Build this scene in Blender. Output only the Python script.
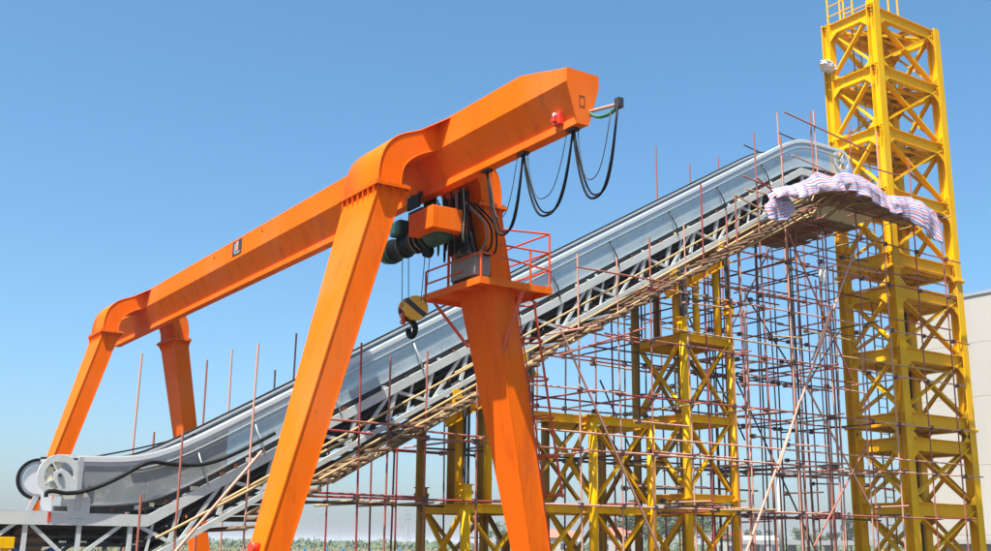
import bpy, bmesh, math, random
from mathutils import Vector, Matrix
random.seed(7)
R = math.radians
for o in list(bpy.data.objects): bpy.data.objects.remove(o)
scene = bpy.context.scene
col = scene.collection

# ------------------------------------------------------------------ camera
# world axes: X runs along the escalator, Y along the crane girder, Z up
FPX, CX, CY, HOR, EYE, ROLL = 1110., 495.5, 275.5, 546., 1.6, .010
PITCH = math.atan((HOR - CY) / FPX); YAW = R(34.2)
cam = bpy.data.cameras.new('camera'); cam.sensor_width = 36; cam.lens = 36 * FPX / 991
cam.clip_start = .1; cam.clip_end = 9000
co = bpy.data.objects.new('camera', cam); col.objects.link(co)
co.matrix_world = (Matrix.Translation((0, 0, EYE)) @ Matrix.Rotation(-YAW, 4, 'Z') @
                   Matrix.Rotation(math.pi / 2 + PITCH, 4, 'X') @ Matrix.Rotation(ROLL, 4, 'Z'))
scene.camera = co

# ------------------------------------------------------------------ light
SUN_EL, SUN_OFF = R(65), R(23)          # sun comes from -X, turned 23 degrees towards -Y
sd = Vector((-math.cos(SUN_OFF) * math.cos(SUN_EL), -math.sin(SUN_OFF) * math.cos(SUN_EL), math.sin(SUN_EL)))
w = bpy.data.worlds.new('World'); scene.world = w; w.use_nodes = True
nt = w.node_tree; bg = nt.nodes['Background']
sky = nt.nodes.new('ShaderNodeTexSky'); sky.sky_type = 'NISHITA'; sky.sun_disc = False
sky.sun_elevation = SUN_EL
sky.sun_rotation = math.atan2(sd.x, sd.y)
sky.air_density = 1.0; sky.dust_density = 2.1; sky.ozone_density = 7.0
hsv = nt.nodes.new('ShaderNodeHueSaturation'); hsv.inputs['Hue'].default_value = .487; hsv.inputs['Saturation'].default_value = 1.1   # camera's cooler colour response to the sky
nt.links.new(sky.outputs[0], hsv.inputs['Color']); nt.links.new(hsv.outputs[0], bg.inputs[0]); bg.inputs[1].default_value = .097
sl = bpy.data.lights.new('sun', 'SUN'); sl.energy = 5.0; sl.angle = R(.5); sl.color = (1, .95, .86)
so = bpy.data.objects.new('sun', sl); col.objects.link(so)
so.rotation_euler = sd.to_track_quat('Z', 'Y').to_euler()
scene.view_settings.view_transform = 'Standard'; scene.view_settings.look = 'None'
scene.view_settings.exposure = 1.12; scene.view_settings.gamma = 1

def ray(u, v):
    X, Y = u - CX, v - CY; c, s = math.cos(ROLL), math.sin(ROLL)
    x = (c * X + s * Y) / FPX; y = -(-s * X + c * Y) / FPX
    fw = math.cos(PITCH) - y * math.sin(PITCH); z = math.sin(PITCH) + y * math.cos(PITCH)
    return (fw * math.sin(YAW) + x * math.cos(YAW), fw * math.cos(YAW) - x * math.sin(YAW), z)
def at(u, v, ax, val):                  # point where the sight line of a pixel meets the plane axis = val
    r = ray(u, v); o = (0, 0, EYE); t = (val - o[ax]) / r[ax]
    return Vector(o[i] + t * r[i] for i in range(3))

# ------------------------------------------------------------------ materials
def mat(name, base, rough=.5, metal=0, var=.12, scale=3., bump=.0, dirt=None, dirt_amt=0., alpha=1., chips=None, streak=False, bscale=40, spec=.5):
    m = bpy.data.materials.new(name); m.use_nodes = True; n = m.node_tree.nodes; l = m.node_tree.links
    b = n['Principled BSDF']; b.inputs['Roughness'].default_value = rough; b.inputs['Metallic'].default_value = metal
    b.inputs['Specular IOR Level'].default_value = spec
    tc = n.new('ShaderNodeTexCoord'); nz = n.new('ShaderNodeTexNoise'); nz.inputs['Scale'].default_value = scale
    nz.inputs['Detail'].default_value = 6; l.new(tc.outputs['Object'], nz.inputs['Vector'])
    mx = n.new('ShaderNodeMix'); mx.data_type = 'RGBA'
    mx.inputs[6].default_value = (*[c * (1 - var) for c in base], 1); mx.inputs[7].default_value = (*[min(1, c * (1 + var)) for c in base], 1)
    l.new(nz.outputs[0], mx.inputs[0]); out = mx.outputs[2]
    if dirt:
        n2 = n.new('ShaderNodeTexNoise'); n2.inputs['Scale'].default_value = scale * 2.3; n2.inputs['Detail'].default_value = 8
        n2.inputs['Roughness'].default_value = .7
        if streak:
            mp = n.new('ShaderNodeMapping'); mp.inputs['Scale'].default_value = (1.6, 1.6, .22)
            l.new(tc.outputs['Object'], mp.inputs['Vector']); l.new(mp.outputs[0], n2.inputs['Vector'])
        else: l.new(tc.outputs['Object'], n2.inputs['Vector'])
        rp = n.new('ShaderNodeMapRange'); rp.inputs[1].default_value = .52; rp.inputs[2].default_value = .74
        rp.inputs[4].default_value = dirt_amt; l.new(n2.outputs[0], rp.inputs[0])
        m2 = n.new('ShaderNodeMix'); m2.data_type = 'RGBA'; m2.inputs[7].default_value = (*dirt, 1)
        l.new(rp.outputs[0], m2.inputs[0]); l.new(out, m2.inputs[6]); out = m2.outputs[2]
    if chips:
        mp2 = n.new('ShaderNodeMapping'); mp2.inputs['Scale'].default_value = (3.2, 3.2, .55); l.new(tc.outputs['Object'], mp2.inputs['Vector'])
        n4 = n.new('ShaderNodeTexNoise'); n4.inputs['Scale'].default_value = 3.1; n4.inputs['Detail'].default_value = 10; n4.inputs['Roughness'].default_value = .75; l.new(mp2.outputs[0], n4.inputs['Vector'])
        r4 = n.new('ShaderNodeMapRange'); r4.inputs[1].default_value = .63; r4.inputs[2].default_value = .68; r4.inputs[4].default_value = .75; l.new(n4.outputs[0], r4.inputs[0])
        m4 = n.new('ShaderNodeMix'); m4.data_type = 'RGBA'; m4.inputs[7].default_value = (*chips, 1); l.new(r4.outputs[0], m4.inputs[0]); l.new(out, m4.inputs[6]); out = m4.outputs[2]
        n5 = n.new('ShaderNodeTexNoise'); n5.inputs['Scale'].default_value = .55; n5.inputs['Detail'].default_value = 3; l.new(tc.outputs['Object'], n5.inputs['Vector'])
        r5 = n.new('ShaderNodeMapRange'); r5.inputs[1].default_value = .5; r5.inputs[2].default_value = .8; r5.inputs[4].default_value = .16; l.new(n5.outputs[0], r5.inputs[0])
        m5 = n.new('ShaderNodeMix'); m5.data_type = 'RGBA'; m5.inputs[7].default_value = (.55, .36, .20, 1); l.new(r5.outputs[0], m5.inputs[0]); l.new(out, m5.inputs[6]); out = m5.outputs[2]
    l.new(out, b.inputs['Base Color'])
    nr = n.new('ShaderNodeMapRange'); nr.inputs[3].default_value = max(.03, rough - .1); nr.inputs[4].default_value = min(1, rough + .15)
    l.new(nz.outputs[0], nr.inputs[0]); l.new(nr.outputs[0], b.inputs['Roughness'])
    if bump:
        bp = n.new('ShaderNodeBump'); bp.inputs['Strength'].default_value = bump; bp.inputs['Distance'].default_value = .02
        n3 = n.new('ShaderNodeTexNoise'); n3.inputs['Scale'].default_value = bscale; n3.inputs['Detail'].default_value = 5
        l.new(tc.outputs['Object'], n3.inputs['Vector']); l.new(n3.outputs[0], bp.inputs['Height']); l.new(bp.outputs[0], b.inputs['Normal'])
    if alpha < 1: b.inputs['Alpha'].default_value = alpha
    return m
M = {}
M['orange'] = mat('orange_paint', (.84, .138, .002), .55, var=.08, scale=.9, spec=.06, dirt=(.45, .06, .01), dirt_amt=.55, streak=True, bump=.18, bscale=1.6, chips=(.20, .05, .02))
M['redorange'] = mat('red_orange_paint', (.62, .075, .012), .5, var=.12, scale=4, dirt=(.3, .07, .03), dirt_amt=.4)
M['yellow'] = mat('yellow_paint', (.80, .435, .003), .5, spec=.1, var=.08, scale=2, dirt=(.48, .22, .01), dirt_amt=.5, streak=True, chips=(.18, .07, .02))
M['dyellow'] = mat('shaded_grimy_yellow_paint', (.38, .20, .010), .6, var=.25, scale=4, dirt=(.10, .06, .03), dirt_amt=.7)  # darker copy of yellow; shade of back and inner members is in the colour
M['redox'] = mat('red_oxide_tube', (.34, .10, .065), .6, var=.25, scale=6, dirt=(.42, .25, .17), dirt_amt=.7)
M['pinkox'] = mat('faded_red_tube', (.55, .29, .21), .6, var=.2, scale=5, dirt=(.36, .10, .07), dirt_amt=.7)
M['crimson'] = mat('crimson_tube', (.30, .04, .035), .5, var=.2, scale=5, dirt=(.22, .06, .05), dirt_amt=.6)
M['darktube'] = mat('dark_brown_tube', (.075, .045, .04), .65, var=.3, scale=6, dirt=(.14, .06, .045), dirt_amt=.5)  # dark brown tone for couplers and most far and middle tubes
M['tan'] = mat('weathered_bamboo_pole', (.42, .29, .13), .7, var=.3, scale=5, dirt=(.2, .12, .06), dirt_amt=.5)
M['log'] = mat('brown_log', (.15, .085, .045), .85, var=.35, scale=6, dirt=(.26, .18, .11), dirt_amt=.6, bump=.4)
M['plank'] = mat('scaffold_plank', (.17, .10, .055), .85, var=.35, scale=5, dirt=(.10, .06, .04), dirt_amt=.6, bump=.3)
M['grey'] = mat('light_grey_paint', (.51, .535, .505), .5, var=.1, scale=3, dirt=(.27, .26, .25), dirt_amt=.5)
M['steel'] = mat('brushed_steel', (.45, .47, .48), .35, metal=.6, var=.1, scale=3, dirt=(.4, .4, .4), dirt_amt=.4)
M['alu'] = mat('white_aluminium', (.58, .61, .60), .35, metal=.1, var=.06, scale=3)
M['film'] = mat('dusty_grey_sheet', (.23, .25, .25), .4, metal=.1, var=.3, scale=1.8, dirt=(.46, .475, .46), dirt_amt=.8)
M['black'] = mat('black_rubber', (.008, .008, .009), .6, var=.4, spec=.15, dirt=(.05, .045, .04), dirt_amt=.5)
M['dark'] = mat('greasy_dark_steel', (.03, .029, .028), .6, var=.4, scale=8, dirt=(.12, .11, .10), dirt_amt=.5)
M['white'] = mat('white_sheet', (.55, .55, .55), .5, var=.04)
M['cream'] = mat('cream_plastic', (.62, .56, .38), .6, var=.3, scale=20)
M['green'] = mat('dark_green_paint', (.010, .075, .055), .5, var=.25, scale=4, dirt=(.03, .03, .03), dirt_amt=.6)
M['black_and_shade'] = mat('black_enamel_and_shade', (.006, .006, .006), .55, spec=.15, var=.2)  # enamel of drum, sheave and hook; on the trolley, painted-in shade
M['hookyellow'] = mat('hook_yellow', (.75, .45, .02), .4, var=.15, dirt=(.1, .07, .03), dirt_amt=.5)
M['red'] = mat('signal_red', (.68, .05, .02), .4)
M['cabinet'] = mat('grey_cabinet', (.22, .20, .17), .55, var=.15, dirt=(.12, .09, .06), dirt_amt=.6)
M['cablegrey'] = mat('grey_cable', (.17, .165, .15), .6, spec=.2)
M['cablegreen'] = mat('green_cable', (.03, .16, .10), .5)
M['blue'] = mat('blue_plastic', (.04, .12, .35), .4)
M['skyblue'] = mat('light_blue_plastic', (.12, .32, .55), .5)
M['brown'] = mat('brown_drum', (.20, .11, .06), .6, var=.3)
M['rust'] = mat('rust', (.14, .045, .02), .8, var=.3)
M['concrete'] = mat('pale_concrete', (.26, .26, .255), .8, var=.1)
M['roofred'] = mat('red_roof', (.42, .13, .08), .8)
M['housewall'] = mat('house_wall', (.42, .39, .34), .8)
M['houseglass'] = mat('house_window', (.05, .06, .08), .2)
M['galv'] = mat('galvanised', (.45, .46, .46), .45, metal=.5)
M['bark'] = mat('bark', (.09, .065, .045), .9, bump=.3)
M['shedroof'] = mat('shed_roof', (.36, .36, .35), .6)

def wallmat():
    m = mat('cladding', (.43, .40, .35), .65, var=.035, scale=.25, dirt=(.36, .33, .29), dirt_amt=.35, streak=True)
    return m
M['cladding'] = wallmat()

def glassmat():
    m = bpy.data.materials.new('dusty_balustrade_glass'); m.use_nodes = True; n = m.node_tree.nodes; l = m.node_tree.links
    b = n['Principled BSDF']; b.inputs['Base Color'].default_value = (.54, .64, .68, 1); b.inputs['Roughness'].default_value = .12
    tc = n.new('ShaderNodeTexCoord'); nz = n.new('ShaderNodeTexNoise'); nz.inputs['Scale'].default_value = 1.3; nz.inputs['Detail'].default_value = 6
    l.new(tc.outputs['Object'], nz.inputs['Vector'])
    tr = n.new('ShaderNodeBsdfTransparent'); tr.inputs[0].default_value = (.80, .88, .90, 1)
    mr = n.new('ShaderNodeMapRange'); mr.inputs[1].default_value = .3; mr.inputs[2].default_value = .7
    mr.inputs[3].default_value = .36; mr.inputs[4].default_value = .62; l.new(nz.outputs[0], mr.inputs[0])
    mx = n.new('ShaderNodeMixShader'); l.new(mr.outputs[0], mx.inputs[0]); l.new(tr.outputs[0], mx.inputs[1]); l.new(b.outputs[0], mx.inputs[2])
    l.new(mx.outputs[0], n['Material Output'].inputs[0]); return m
M['glass'] = glassmat()

def hookmat():
    m = bpy.data.materials.new('yellow_black_stripes'); m.use_nodes = True; n = m.node_tree.nodes; l = m.node_tree.links
    b = n['Principled BSDF']; b.inputs['Roughness'].default_value = .45
    tc = n.new('ShaderNodeTexCoord'); wv = n.new('ShaderNodeTexWave'); wv.bands_direction = 'DIAGONAL'; wv.inputs['Scale'].default_value = 1.9
    wv.inputs['Distortion'].default_value = .3
    l.new(tc.outputs['Object'], wv.inputs['Vector']); rp = n.new('ShaderNodeMapRange'); rp.inputs[1].default_value = .66; rp.inputs[2].default_value = .72
    l.new(wv.outputs[0], rp.inputs[0])
    mx = n.new('ShaderNodeMix'); mx.data_type = 'RGBA'; mx.inputs[6].default_value = (.75, .43, .02, 1); mx.inputs[7].default_value = (.02, .018, .015, 1)
    l.new(rp.outputs[0], mx.inputs[0]); l.new(mx.outputs[2], b.inputs['Base Color']); return m
M['hookstripe'] = hookmat()

def tarpmat():
    m = bpy.data.materials.new('striped_tarpaulin'); m.use_nodes = True; n = m.node_tree.nodes; l = m.node_tree.links
    b = n['Principled BSDF']; b.inputs['Roughness'].default_value = .45
    uv = n.new('ShaderNodeUVMap'); sp = n.new('ShaderNodeSeparateXYZ'); l.new(uv.outputs[0], sp.inputs[0])
    def stripes(sock, freq, c0, c1, lo, off=0):
        mu = n.new('ShaderNodeMath'); mu.operation = 'MULTIPLY_ADD'; mu.inputs[1].default_value = freq; mu.inputs[2].default_value = off; l.new(sock, mu.inputs[0])
        fr = n.new('ShaderNodeMath'); fr.operation = 'FRACT'; l.new(mu.outputs[0], fr.inputs[0])
        cr = n.new('ShaderNodeValToRGB'); cr.color_ramp.interpolation = 'CONSTANT'
        e = cr.color_ramp.elements; e[0].position = 0; e[0].color = (.55, .55, .58, 1); e[1].position = .18; e[1].color = c0
        for pos, c in ((.40, (.55, .55, .58, 1)), (.64, c1), (.86, (.55, .55, .58, 1))):
            k = e.new(pos); k.color = c
        l.new(fr.outputs[0], cr.inputs[0]); return cr.outputs[0]
    red = (.62, .12, .13, 1); blu = (.13, .17, .44, 1)
    b.inputs['Transmission Weight'].default_value = 0.
    a = stripes(sp.outputs[1], 4.4, red, blu, .3)
    c = stripes(sp.outputs[0], 2.2, (.75, .42, .44, 1), (.46, .50, .66, 1), .3, .2)
    mx = n.new('ShaderNodeMix'); mx.data_type = 'RGBA'; mx.blend_type = 'MULTIPLY'; mx.inputs[0].default_value = .6
    l.new(a, mx.inputs[6]); l.new(c, mx.inputs[7]); l.new(mx.outputs[2], b.inputs['Base Color']); return m
M['tarp'] = tarpmat()

def leafmat(name, c1, c2):
    m = bpy.data.materials.new(name); m.use_nodes = True; n = m.node_tree.nodes; l = m.node_tree.links
    b = n['Principled BSDF']; b.inputs['Roughness'].default_value = .7
    tc = n.new('ShaderNodeTexCoord'); nz = n.new('ShaderNodeTexNoise'); nz.inputs['Scale'].default_value = .8; nz.inputs['Detail'].default_value = 4
    l.new(tc.outputs['Object'], nz.inputs['Vector']); mx = n.new('ShaderNodeMix'); mx.data_type = 'RGBA'
    mx.inputs[6].default_value = (*c1, 1); mx.inputs[7].default_value = (*c2, 1); l.new(nz.outputs[0], mx.inputs[0]); l.new(mx.outputs[2], b.inputs['Base Color']); return m
M['leaf'] = leafmat('leaves', (.035, .065, .022), (.085, .125, .04))
M['leaf_dry'] = leafmat('dry_leaves', (.10, .11, .035), (.19, .17, .07))
def groundmat():
    m = mat('dry_ground', (.085, .07, .045), .95, var=.3, scale=.05, dirt=(.06, .08, .03), dirt_amt=.9, bump=.3, bscale=2); return m
M['ground'] = groundmat()

# ------------------------------------------------------------------ mesh helpers
def frame(p, q, up=(0, 0, 1)):
    a = (q - p); L = a.length; a = a / L; up = Vector(up)
    if abs(a.dot(up)) > .999: up = Vector((0, 1, 0))
    s = a.cross(up).normalized(); t = s.cross(a); return a, s, t, L
class MB:
    def __init__(s): s.v = []; s.f = []; s.sm = []
    def add(s, vs, fs, smooth=False):
        k = len(s.v); s.v += [Vector(x) for x in vs]; s.f += [tuple(i + k for i in f) for f in fs]; s.sm += [smooth] * len(fs); return s
    def box(s, lo, hi):
        (a, b, c), (d, e, f) = lo, hi
        return s.add([(a, b, c), (d, b, c), (d, e, c), (a, e, c), (a, b, f), (d, b, f), (d, e, f), (a, e, f)],
                     [(0, 3, 2, 1), (4, 5, 6, 7), (0, 1, 5, 4), (1, 2, 6, 5), (2, 3, 7, 6), (3, 0, 4, 7)])
    def hexa(s, b4, t4):
        return s.add(list(b4) + list(t4), [(0, 3, 2, 1), (4, 5, 6, 7), (0, 1, 5, 4), (1, 2, 6, 5), (2, 3, 7, 6), (3, 0, 4, 7)])
    def bar(s, p, q, wd, h, up=(0, 0, 1)):
        p, q = Vector(p), Vector(q); a, sd_, t, L = frame(p, q, up); x, y = sd_ * wd / 2, t * h / 2
        return s.hexa([p - x - y, p + x - y, p + x + y, p - x + y], [q - x - y, q + x - y, q + x + y, q - x + y])
    def tube(s, p, q, r, n=8, r2=None):
        p, q = Vector(p), Vector(q); a, sd_, t, L = frame(p, q); r2 = r if r2 is None else r2; vs = []
        for c, rr in ((p, r), (q, r2)):
            for i in range(n):
                g = 2 * math.pi * i / n; vs.append(c + (sd_ * math.cos(g) + t * math.sin(g)) * rr)
        k = len(s.v); s.add(vs, [(i, (i + 1) % n, n + (i + 1) % n, n + i) for i in range(n)], True)
        s.f += [tuple(k + i for i in range(n))[::-1], tuple(k + n + i for i in range(n))]; s.sm += [False, False]; return s
    def path(s, pts, r, n=6):
        pts = [Vector(p) for p in pts]; rings = []; prev = None
        for i, p in enumerate(pts):
            t = (pts[min(i + 1, len(pts) - 1)] - pts[max(i - 1, 0)]).normalized()
            if prev is None: sd_ = t.cross(Vector((0, 0, 1))) if abs(t.z) < .95 else t.cross(Vector((0, 1, 0)))
            else: sd_ = prev - t * prev.dot(t)
            sd_.normalize(); prev = sd_; up = sd_.cross(t)
            rings.append([p + (sd_ * math.cos(2 * math.pi * j / n) + up * math.sin(2 * math.pi * j / n)) * r for j in range(n)])
        vs = [x for g in rings for x in g]
        fs = [(i * n + j, i * n + (j + 1) % n, (i + 1) * n + (j + 1) % n, (i + 1) * n + j) for i in range(len(pts) - 1) for j in range(n)]
        s.add(vs, fs, True); k = len(s.v) - len(vs)
        s.f += [tuple(k + j for j in range(n))[::-1], tuple(len(s.v) - n + j for j in range(n))]; s.sm += [False, False]; return s
    def ext(s, prof, p, q, up=(0, 0, 1)):          # extrude a convex or concave closed profile (x=side, y=up) from p to q
        p, q = Vector(p), Vector(q); a, sd_, t, L = frame(p, q, up); n = len(prof)
        vs = [c + sd_ * x + t * y for c in (p, q) for x, y in prof]
        return s.add(vs, [(i, (i + 1) % n, n + (i + 1) % n, n + i) for i in range(n)] + [tuple(range(n))[::-1], tuple(range(n, 2 * n))])
    def ibeam(s, p, q, wd, h, tf=.02, tw=.012, up=(0, 0, 1)):
        a, b = wd / 2, h / 2; c = tw / 2
        return s.ext([(-a, -b), (a, -b), (a, -b + tf), (c, -b + tf), (c, b - tf), (a, b - tf), (a, b), (-a, b), (-a, b - tf), (-c, b - tf), (-c, -b + tf), (-a, -b + tf)], p, q, up)
    def chan(s, p, q, wd, h, t=.015, up=(0, 0, 1), flip=1):
        a, b = wd * flip, h / 2
        return s.ext([(0, -b), (a, -b), (a, -b + t), (t * flip, -b + t), (t * flip, b - t), (a, b - t), (a, b), (0, b)], p, q, up)
    def slab(s, prof, y0, y1):                     # profile in X-Z extruded along Y
        n = len(prof)
        return s.add([(x, y0, z) for x, z in prof] + [(x, y1, z) for x, z in prof],
                     [(i, (i + 1) % n, n + (i + 1) % n, n + i) for i in range(n)] + [tuple(range(n))[::-1], tuple(range(n, 2 * n))])
    def strip(s, pa, pb, y0, y1, smooth=False):    # closed band between two matching polylines in X-Z, extruded in Y
        n = len(pa)
        vs = [(x, y, z) for y in (y0, y1) for pl in (pa, pb) for x, z in pl]
        fs = []
        for i in range(n - 1):
            fs += [(i, i + 1, n + i + 1, n + i), (2 * n + i, 3 * n + i, 3 * n + i + 1, 2 * n + i + 1),
                   (i, 2 * n + i, 2 * n + i + 1, i + 1), (n + i, n + i + 1, 3 * n + i + 1, 3 * n + i)]
        fs += [(0, n, 3 * n, 2 * n), (n - 1, 3 * n - 1, 4 * n - 1, 2 * n - 1)]
        return s.add(vs, fs, smooth)
    def disc(s, c, axis, r, th, n=24, r_in=0):
        c = Vector(c); a = Vector(axis).normalized(); sd_ = a.orthogonal().normalized(); t = a.cross(sd_)
        if not r_in: return s.tube(c - a * th / 2, c + a * th / 2, r, n)
        vs = []
        for rr, o in ((r, -1), (r, 1), (r_in, 1), (r_in, -1)):
            for i in range(n): g = 2 * math.pi * i / n; vs.append(c + a * o * th / 2 + (sd_ * math.cos(g) + t * math.sin(g)) * rr)
        fs = [(k * n + i, k * n + (i + 1) % n, ((k + 1) % 4) * n + (i + 1) % n, ((k + 1) % 4) * n + i) for k in range(4) for i in range(n)]
        return s.add(vs, fs)
    def mesh(s, name, m, off=(0, 0, 0)):
        off = Vector(off); me = bpy.data.meshes.new(name); me.from_pydata([v - off for v in s.v], [], s.f)
        me.polygons.foreach_set('use_smooth', s.sm); me.materials.append(m)
        bm = bmesh.new(); bm.from_mesh(me); bmesh.ops.recalc_face_normals(bm, faces=bm.faces); bm.to_mesh(me); bm.free(); return me
    def build(s, name, m, parent=None, bevel=0, own=False):
        off = wpos(parent) if parent else (Vector(own) if own is not False else Vector((0, 0, 0)))
        me = s.mesh(name, M[m], off); o = bpy.data.objects.new(name, me); col.objects.link(o); o.parent = parent
        if own is not False and not parent: o.location = own
        if bevel:
            b = o.modifiers.new('bevel', 'BEVEL'); b.width = bevel; b.segments = 2; b.limit_method = 'ANGLE'; b.angle_limit = R(40)
        return o
def wpos(o):
    p = Vector((0, 0, 0))
    while o: p += o.location; o = o.parent
    return p
def tag(o, label=None, cat=None, group=None, kind=None):
    for k, v in (('label', label), ('category', cat), ('group', group), ('kind', kind)):
        if v: o[k] = v
    return o
def thing(name, loc, label, cat, group=None):
    o = bpy.data.objects.new(name, None); o.empty_display_size = .3; col.objects.link(o); o.location = loc; return tag(o, label, cat, group)
_unit = {}
def rod(name, p, q, r, m, parent, n=8):            # shared unit tube placed between two points
    k = (m, n, name)
    if k not in _unit: _unit[k] = MB().tube((0, 0, 0), (0, 0, 1), 1, n).mesh(name, M[m])
    p, q = Vector(p), Vector(q); d = q - p
    o = bpy.data.objects.new(name, _unit[k]); col.objects.link(o); o.parent = parent
    o.rotation_mode = 'QUATERNION'; o.rotation_quaternion = d.to_track_quat('Z', 'Y'); o.scale = (r, r, d.length)
    o.location = p - (wpos(parent) if parent else Vector((0, 0, 0))); return o

# ------------------------------------------------------------------ ground
g = MB().add([(-4000, -4000, 0), (4000, -4000, 0), (4000, 4000, 0), (-4000, 4000, 0)], [(0, 1, 2, 3)]).build('ground', 'ground'); tag(g, kind='structure')

# ================================================================== GANTRY CRANE
GC, GW, ZT, ZB = 10.2, .62, 9.15, 8.63
GL, GR = GC - GW / 2, GC + GW / 2
DN, DF, DEND, DTAP, DBACK = 16.45, 33.66, 12.64, 13.88, 37.6
crane = thing('gantry_crane', (GC, 25, 0), 'orange steel gantry crane on four splayed legs straddling the escalator', 'gantry crane')
def gsec(y, zt): return [(GL, y, zt), (GR, y, zt), (GR, y, ZB), (GC + .07, y, 8.10), (GC - .07, y, 8.10), (GL, y, ZB)]
m = MB()
secs = [gsec(DEND + .012, 8.845), gsec(DTAP, ZT), gsec(DBACK, ZT)]; n = 6
m.add([p for s_ in secs for p in s_], [(k * n + i, k * n + (i + 1) % n, (k + 1) * n + (i + 1) % n, (k + 1) * n + i) for k in range(2) for i in range(n)] + [tuple(range(n)), tuple(range(12, 18))])
girder = m.build('girder', 'orange', crane, .006)
MB().ext([(-.105, 0), (.105, 0), (.105, .118), (.068, .121), (-.068, .121), (-.105, .118)], (GC, DEND + .02, 7.975), (GC, DBACK, 7.975)).build('runway_flange', 'orange', crane)
ep = [(GL - .008, 8.85), (GR + .008, 8.85), (GR + .008, ZB), (GC + .11, 7.97), (GC - .11, 7.97), (GL - .008, ZB)]
MB().slab(ep, DEND - .012, DEND + .012).build('end_plate', 'orange', crane)
em = MB()
for lo, hi in (((-.08, 8.26), (.03, 8.27)), ((-.08, 8.43), (.03, 8.44)), ((-.08, 8.272), (-.07, 8.428)), ((.02, 8.272), (.03, 8.428))): em.box((GC + lo[0], DEND - .018, lo[1]), (GC + hi[0], DEND - .0125, hi[1]))
em.build('end_marking', 'rust', crane)
# weld seams across the side plate
for y in (15.3, 20.4, 23.9, 27.0, 30.4):
    MB().box((GL - .004, y - .006, ZB + .01), (GL + .01, y + .006, ZT - .01)).build('weld_seam', 'orange', girder)

def legfun(side):
    if side < 0:
        eo = lambda z: 8.65 + (z - 7.6) * .2815; wd = lambda z: .44 + .06 * (z - 1.5) / 6.1
        return (lambda z: eo(z)), (lambda z: eo(z) + wd(z))
    ei = lambda z: 11.18 - (z - 5.89) * .183
    return ei, (lambda z: ei(z) + .455)
back = lambda z: .58 + (z - 1.5) * .118
ZF = 7.75
def make_leg(side, D):
    ea, eb = legfun(side); z0, z1 = .62, ZF - .03; t = .025; m = MB()
    for fa, fb in ((ea, lambda z: ea(z) + t), (lambda z: eb(z) - t, eb)):
        m.hexa(*[[(fa(z), D, z), (fb(z), D, z), (fb(z), D + back(z), z), (fa(z), D + back(z), z)] for z in (z0, z1)])
    for ya, yb in ((.012, .03), (-.03, -.012)):
        f = lambda z, k: D + (k if k > 0 else back(z) + k)
        m.hexa(*[[(ea(z) + t, f(z, ya), z), (eb(z) - t, f(z, ya), z), (eb(z) - t, f(z, yb), z), (ea(z) + t, f(z, yb), z)] for z in (z0, z1)])
    lg = m.build('leg', 'orange', crane)
    # bolted joint at the top of the leg
    j = MB(); a, b = ea(ZF), eb(ZF); d1 = D + back(ZF)
    j.box((a - .09, D - .09, ZF - .03), (b + .09, d1 + .09, ZF - .002)); j.box((a - .09, D - .09, ZF + .002), (b + .09, d1 + .09, ZF + .03))
    jf = j.build('joint_flange', 'orange', crane)
    for k in range(7):
        y = D + .06 + k * (back(ZF) - .12) / 6
        for sx, e0 in ((-1, ea), (1, eb)):
            MB().add([(e0(ZF), y - .008, ZF - .031), (e0(ZF) + sx * .085, y - .008, ZF - .031), (e0(ZF - .26), y - .008, ZF - .26), (e0(ZF), y + .008, ZF - .031), (e0(ZF) + sx * .085, y + .008, ZF - .031), (e0(ZF - .26), y + .008, ZF - .26)],
                     [(0, 1, 2), (3, 5, 4), (0, 3, 4, 1), (1, 4, 5, 2), (2, 5, 3, 0)]).build('stiffener', 'orange', jf)
    for k in range(3):
        x = a + .06 + k * (b - a - .12) / 2
        for yy, sy in ((D + .03, -1), (d1 - .03, 1)):
            MB().add([(x - .008, yy, ZF - .031), (x - .008, yy + sy * .11, ZF - .031), (x - .008, yy, ZF - .26), (x + .008, yy, ZF - .031), (x + .008, yy + sy * .11, ZF - .031), (x + .008, yy, ZF - .26)],
                     [(0, 1, 2), (3, 5, 4), (0, 3, 4, 1), (1, 4, 5, 2), (2, 5, 3, 0)]).build('stiffener', 'orange', jf)
    for k in range(8):
        y = D - .02 + k * (back(ZF) + .04) / 7
        for x in (a - .055, b + .055): rod('bolt', (x, y, ZF - .05), (x, y, ZF + .065), .018, 'rust', jf, 6)
    for k in range(4):
        x = a + k * (b - a) / 3
        for y in (D - .055, d1 + .055): rod('bolt', (x, y, ZF - .05), (x, y, ZF + .065), .018, 'rust', jf, 6)
    return lg
def spline(pts, n=5):
    out = []
    for i in range(len(pts) - 1):
        p0, p1, p2, p3 = pts[max(i - 1, 0)], pts[i], pts[i + 1], pts[min(i + 2, len(pts) - 1)]
        for k in range(n):
            t = k / n
            out.append(tuple(.5 * (2 * b + (c - a) * t + (2 * a - 5 * b + 4 * c - d) * t * t + (3 * b - a - 3 * c + d) * t ** 3) for a, b, c, d in zip(p0, p1, p2, p3)))
    return out + [tuple(pts[-1])]
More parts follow.
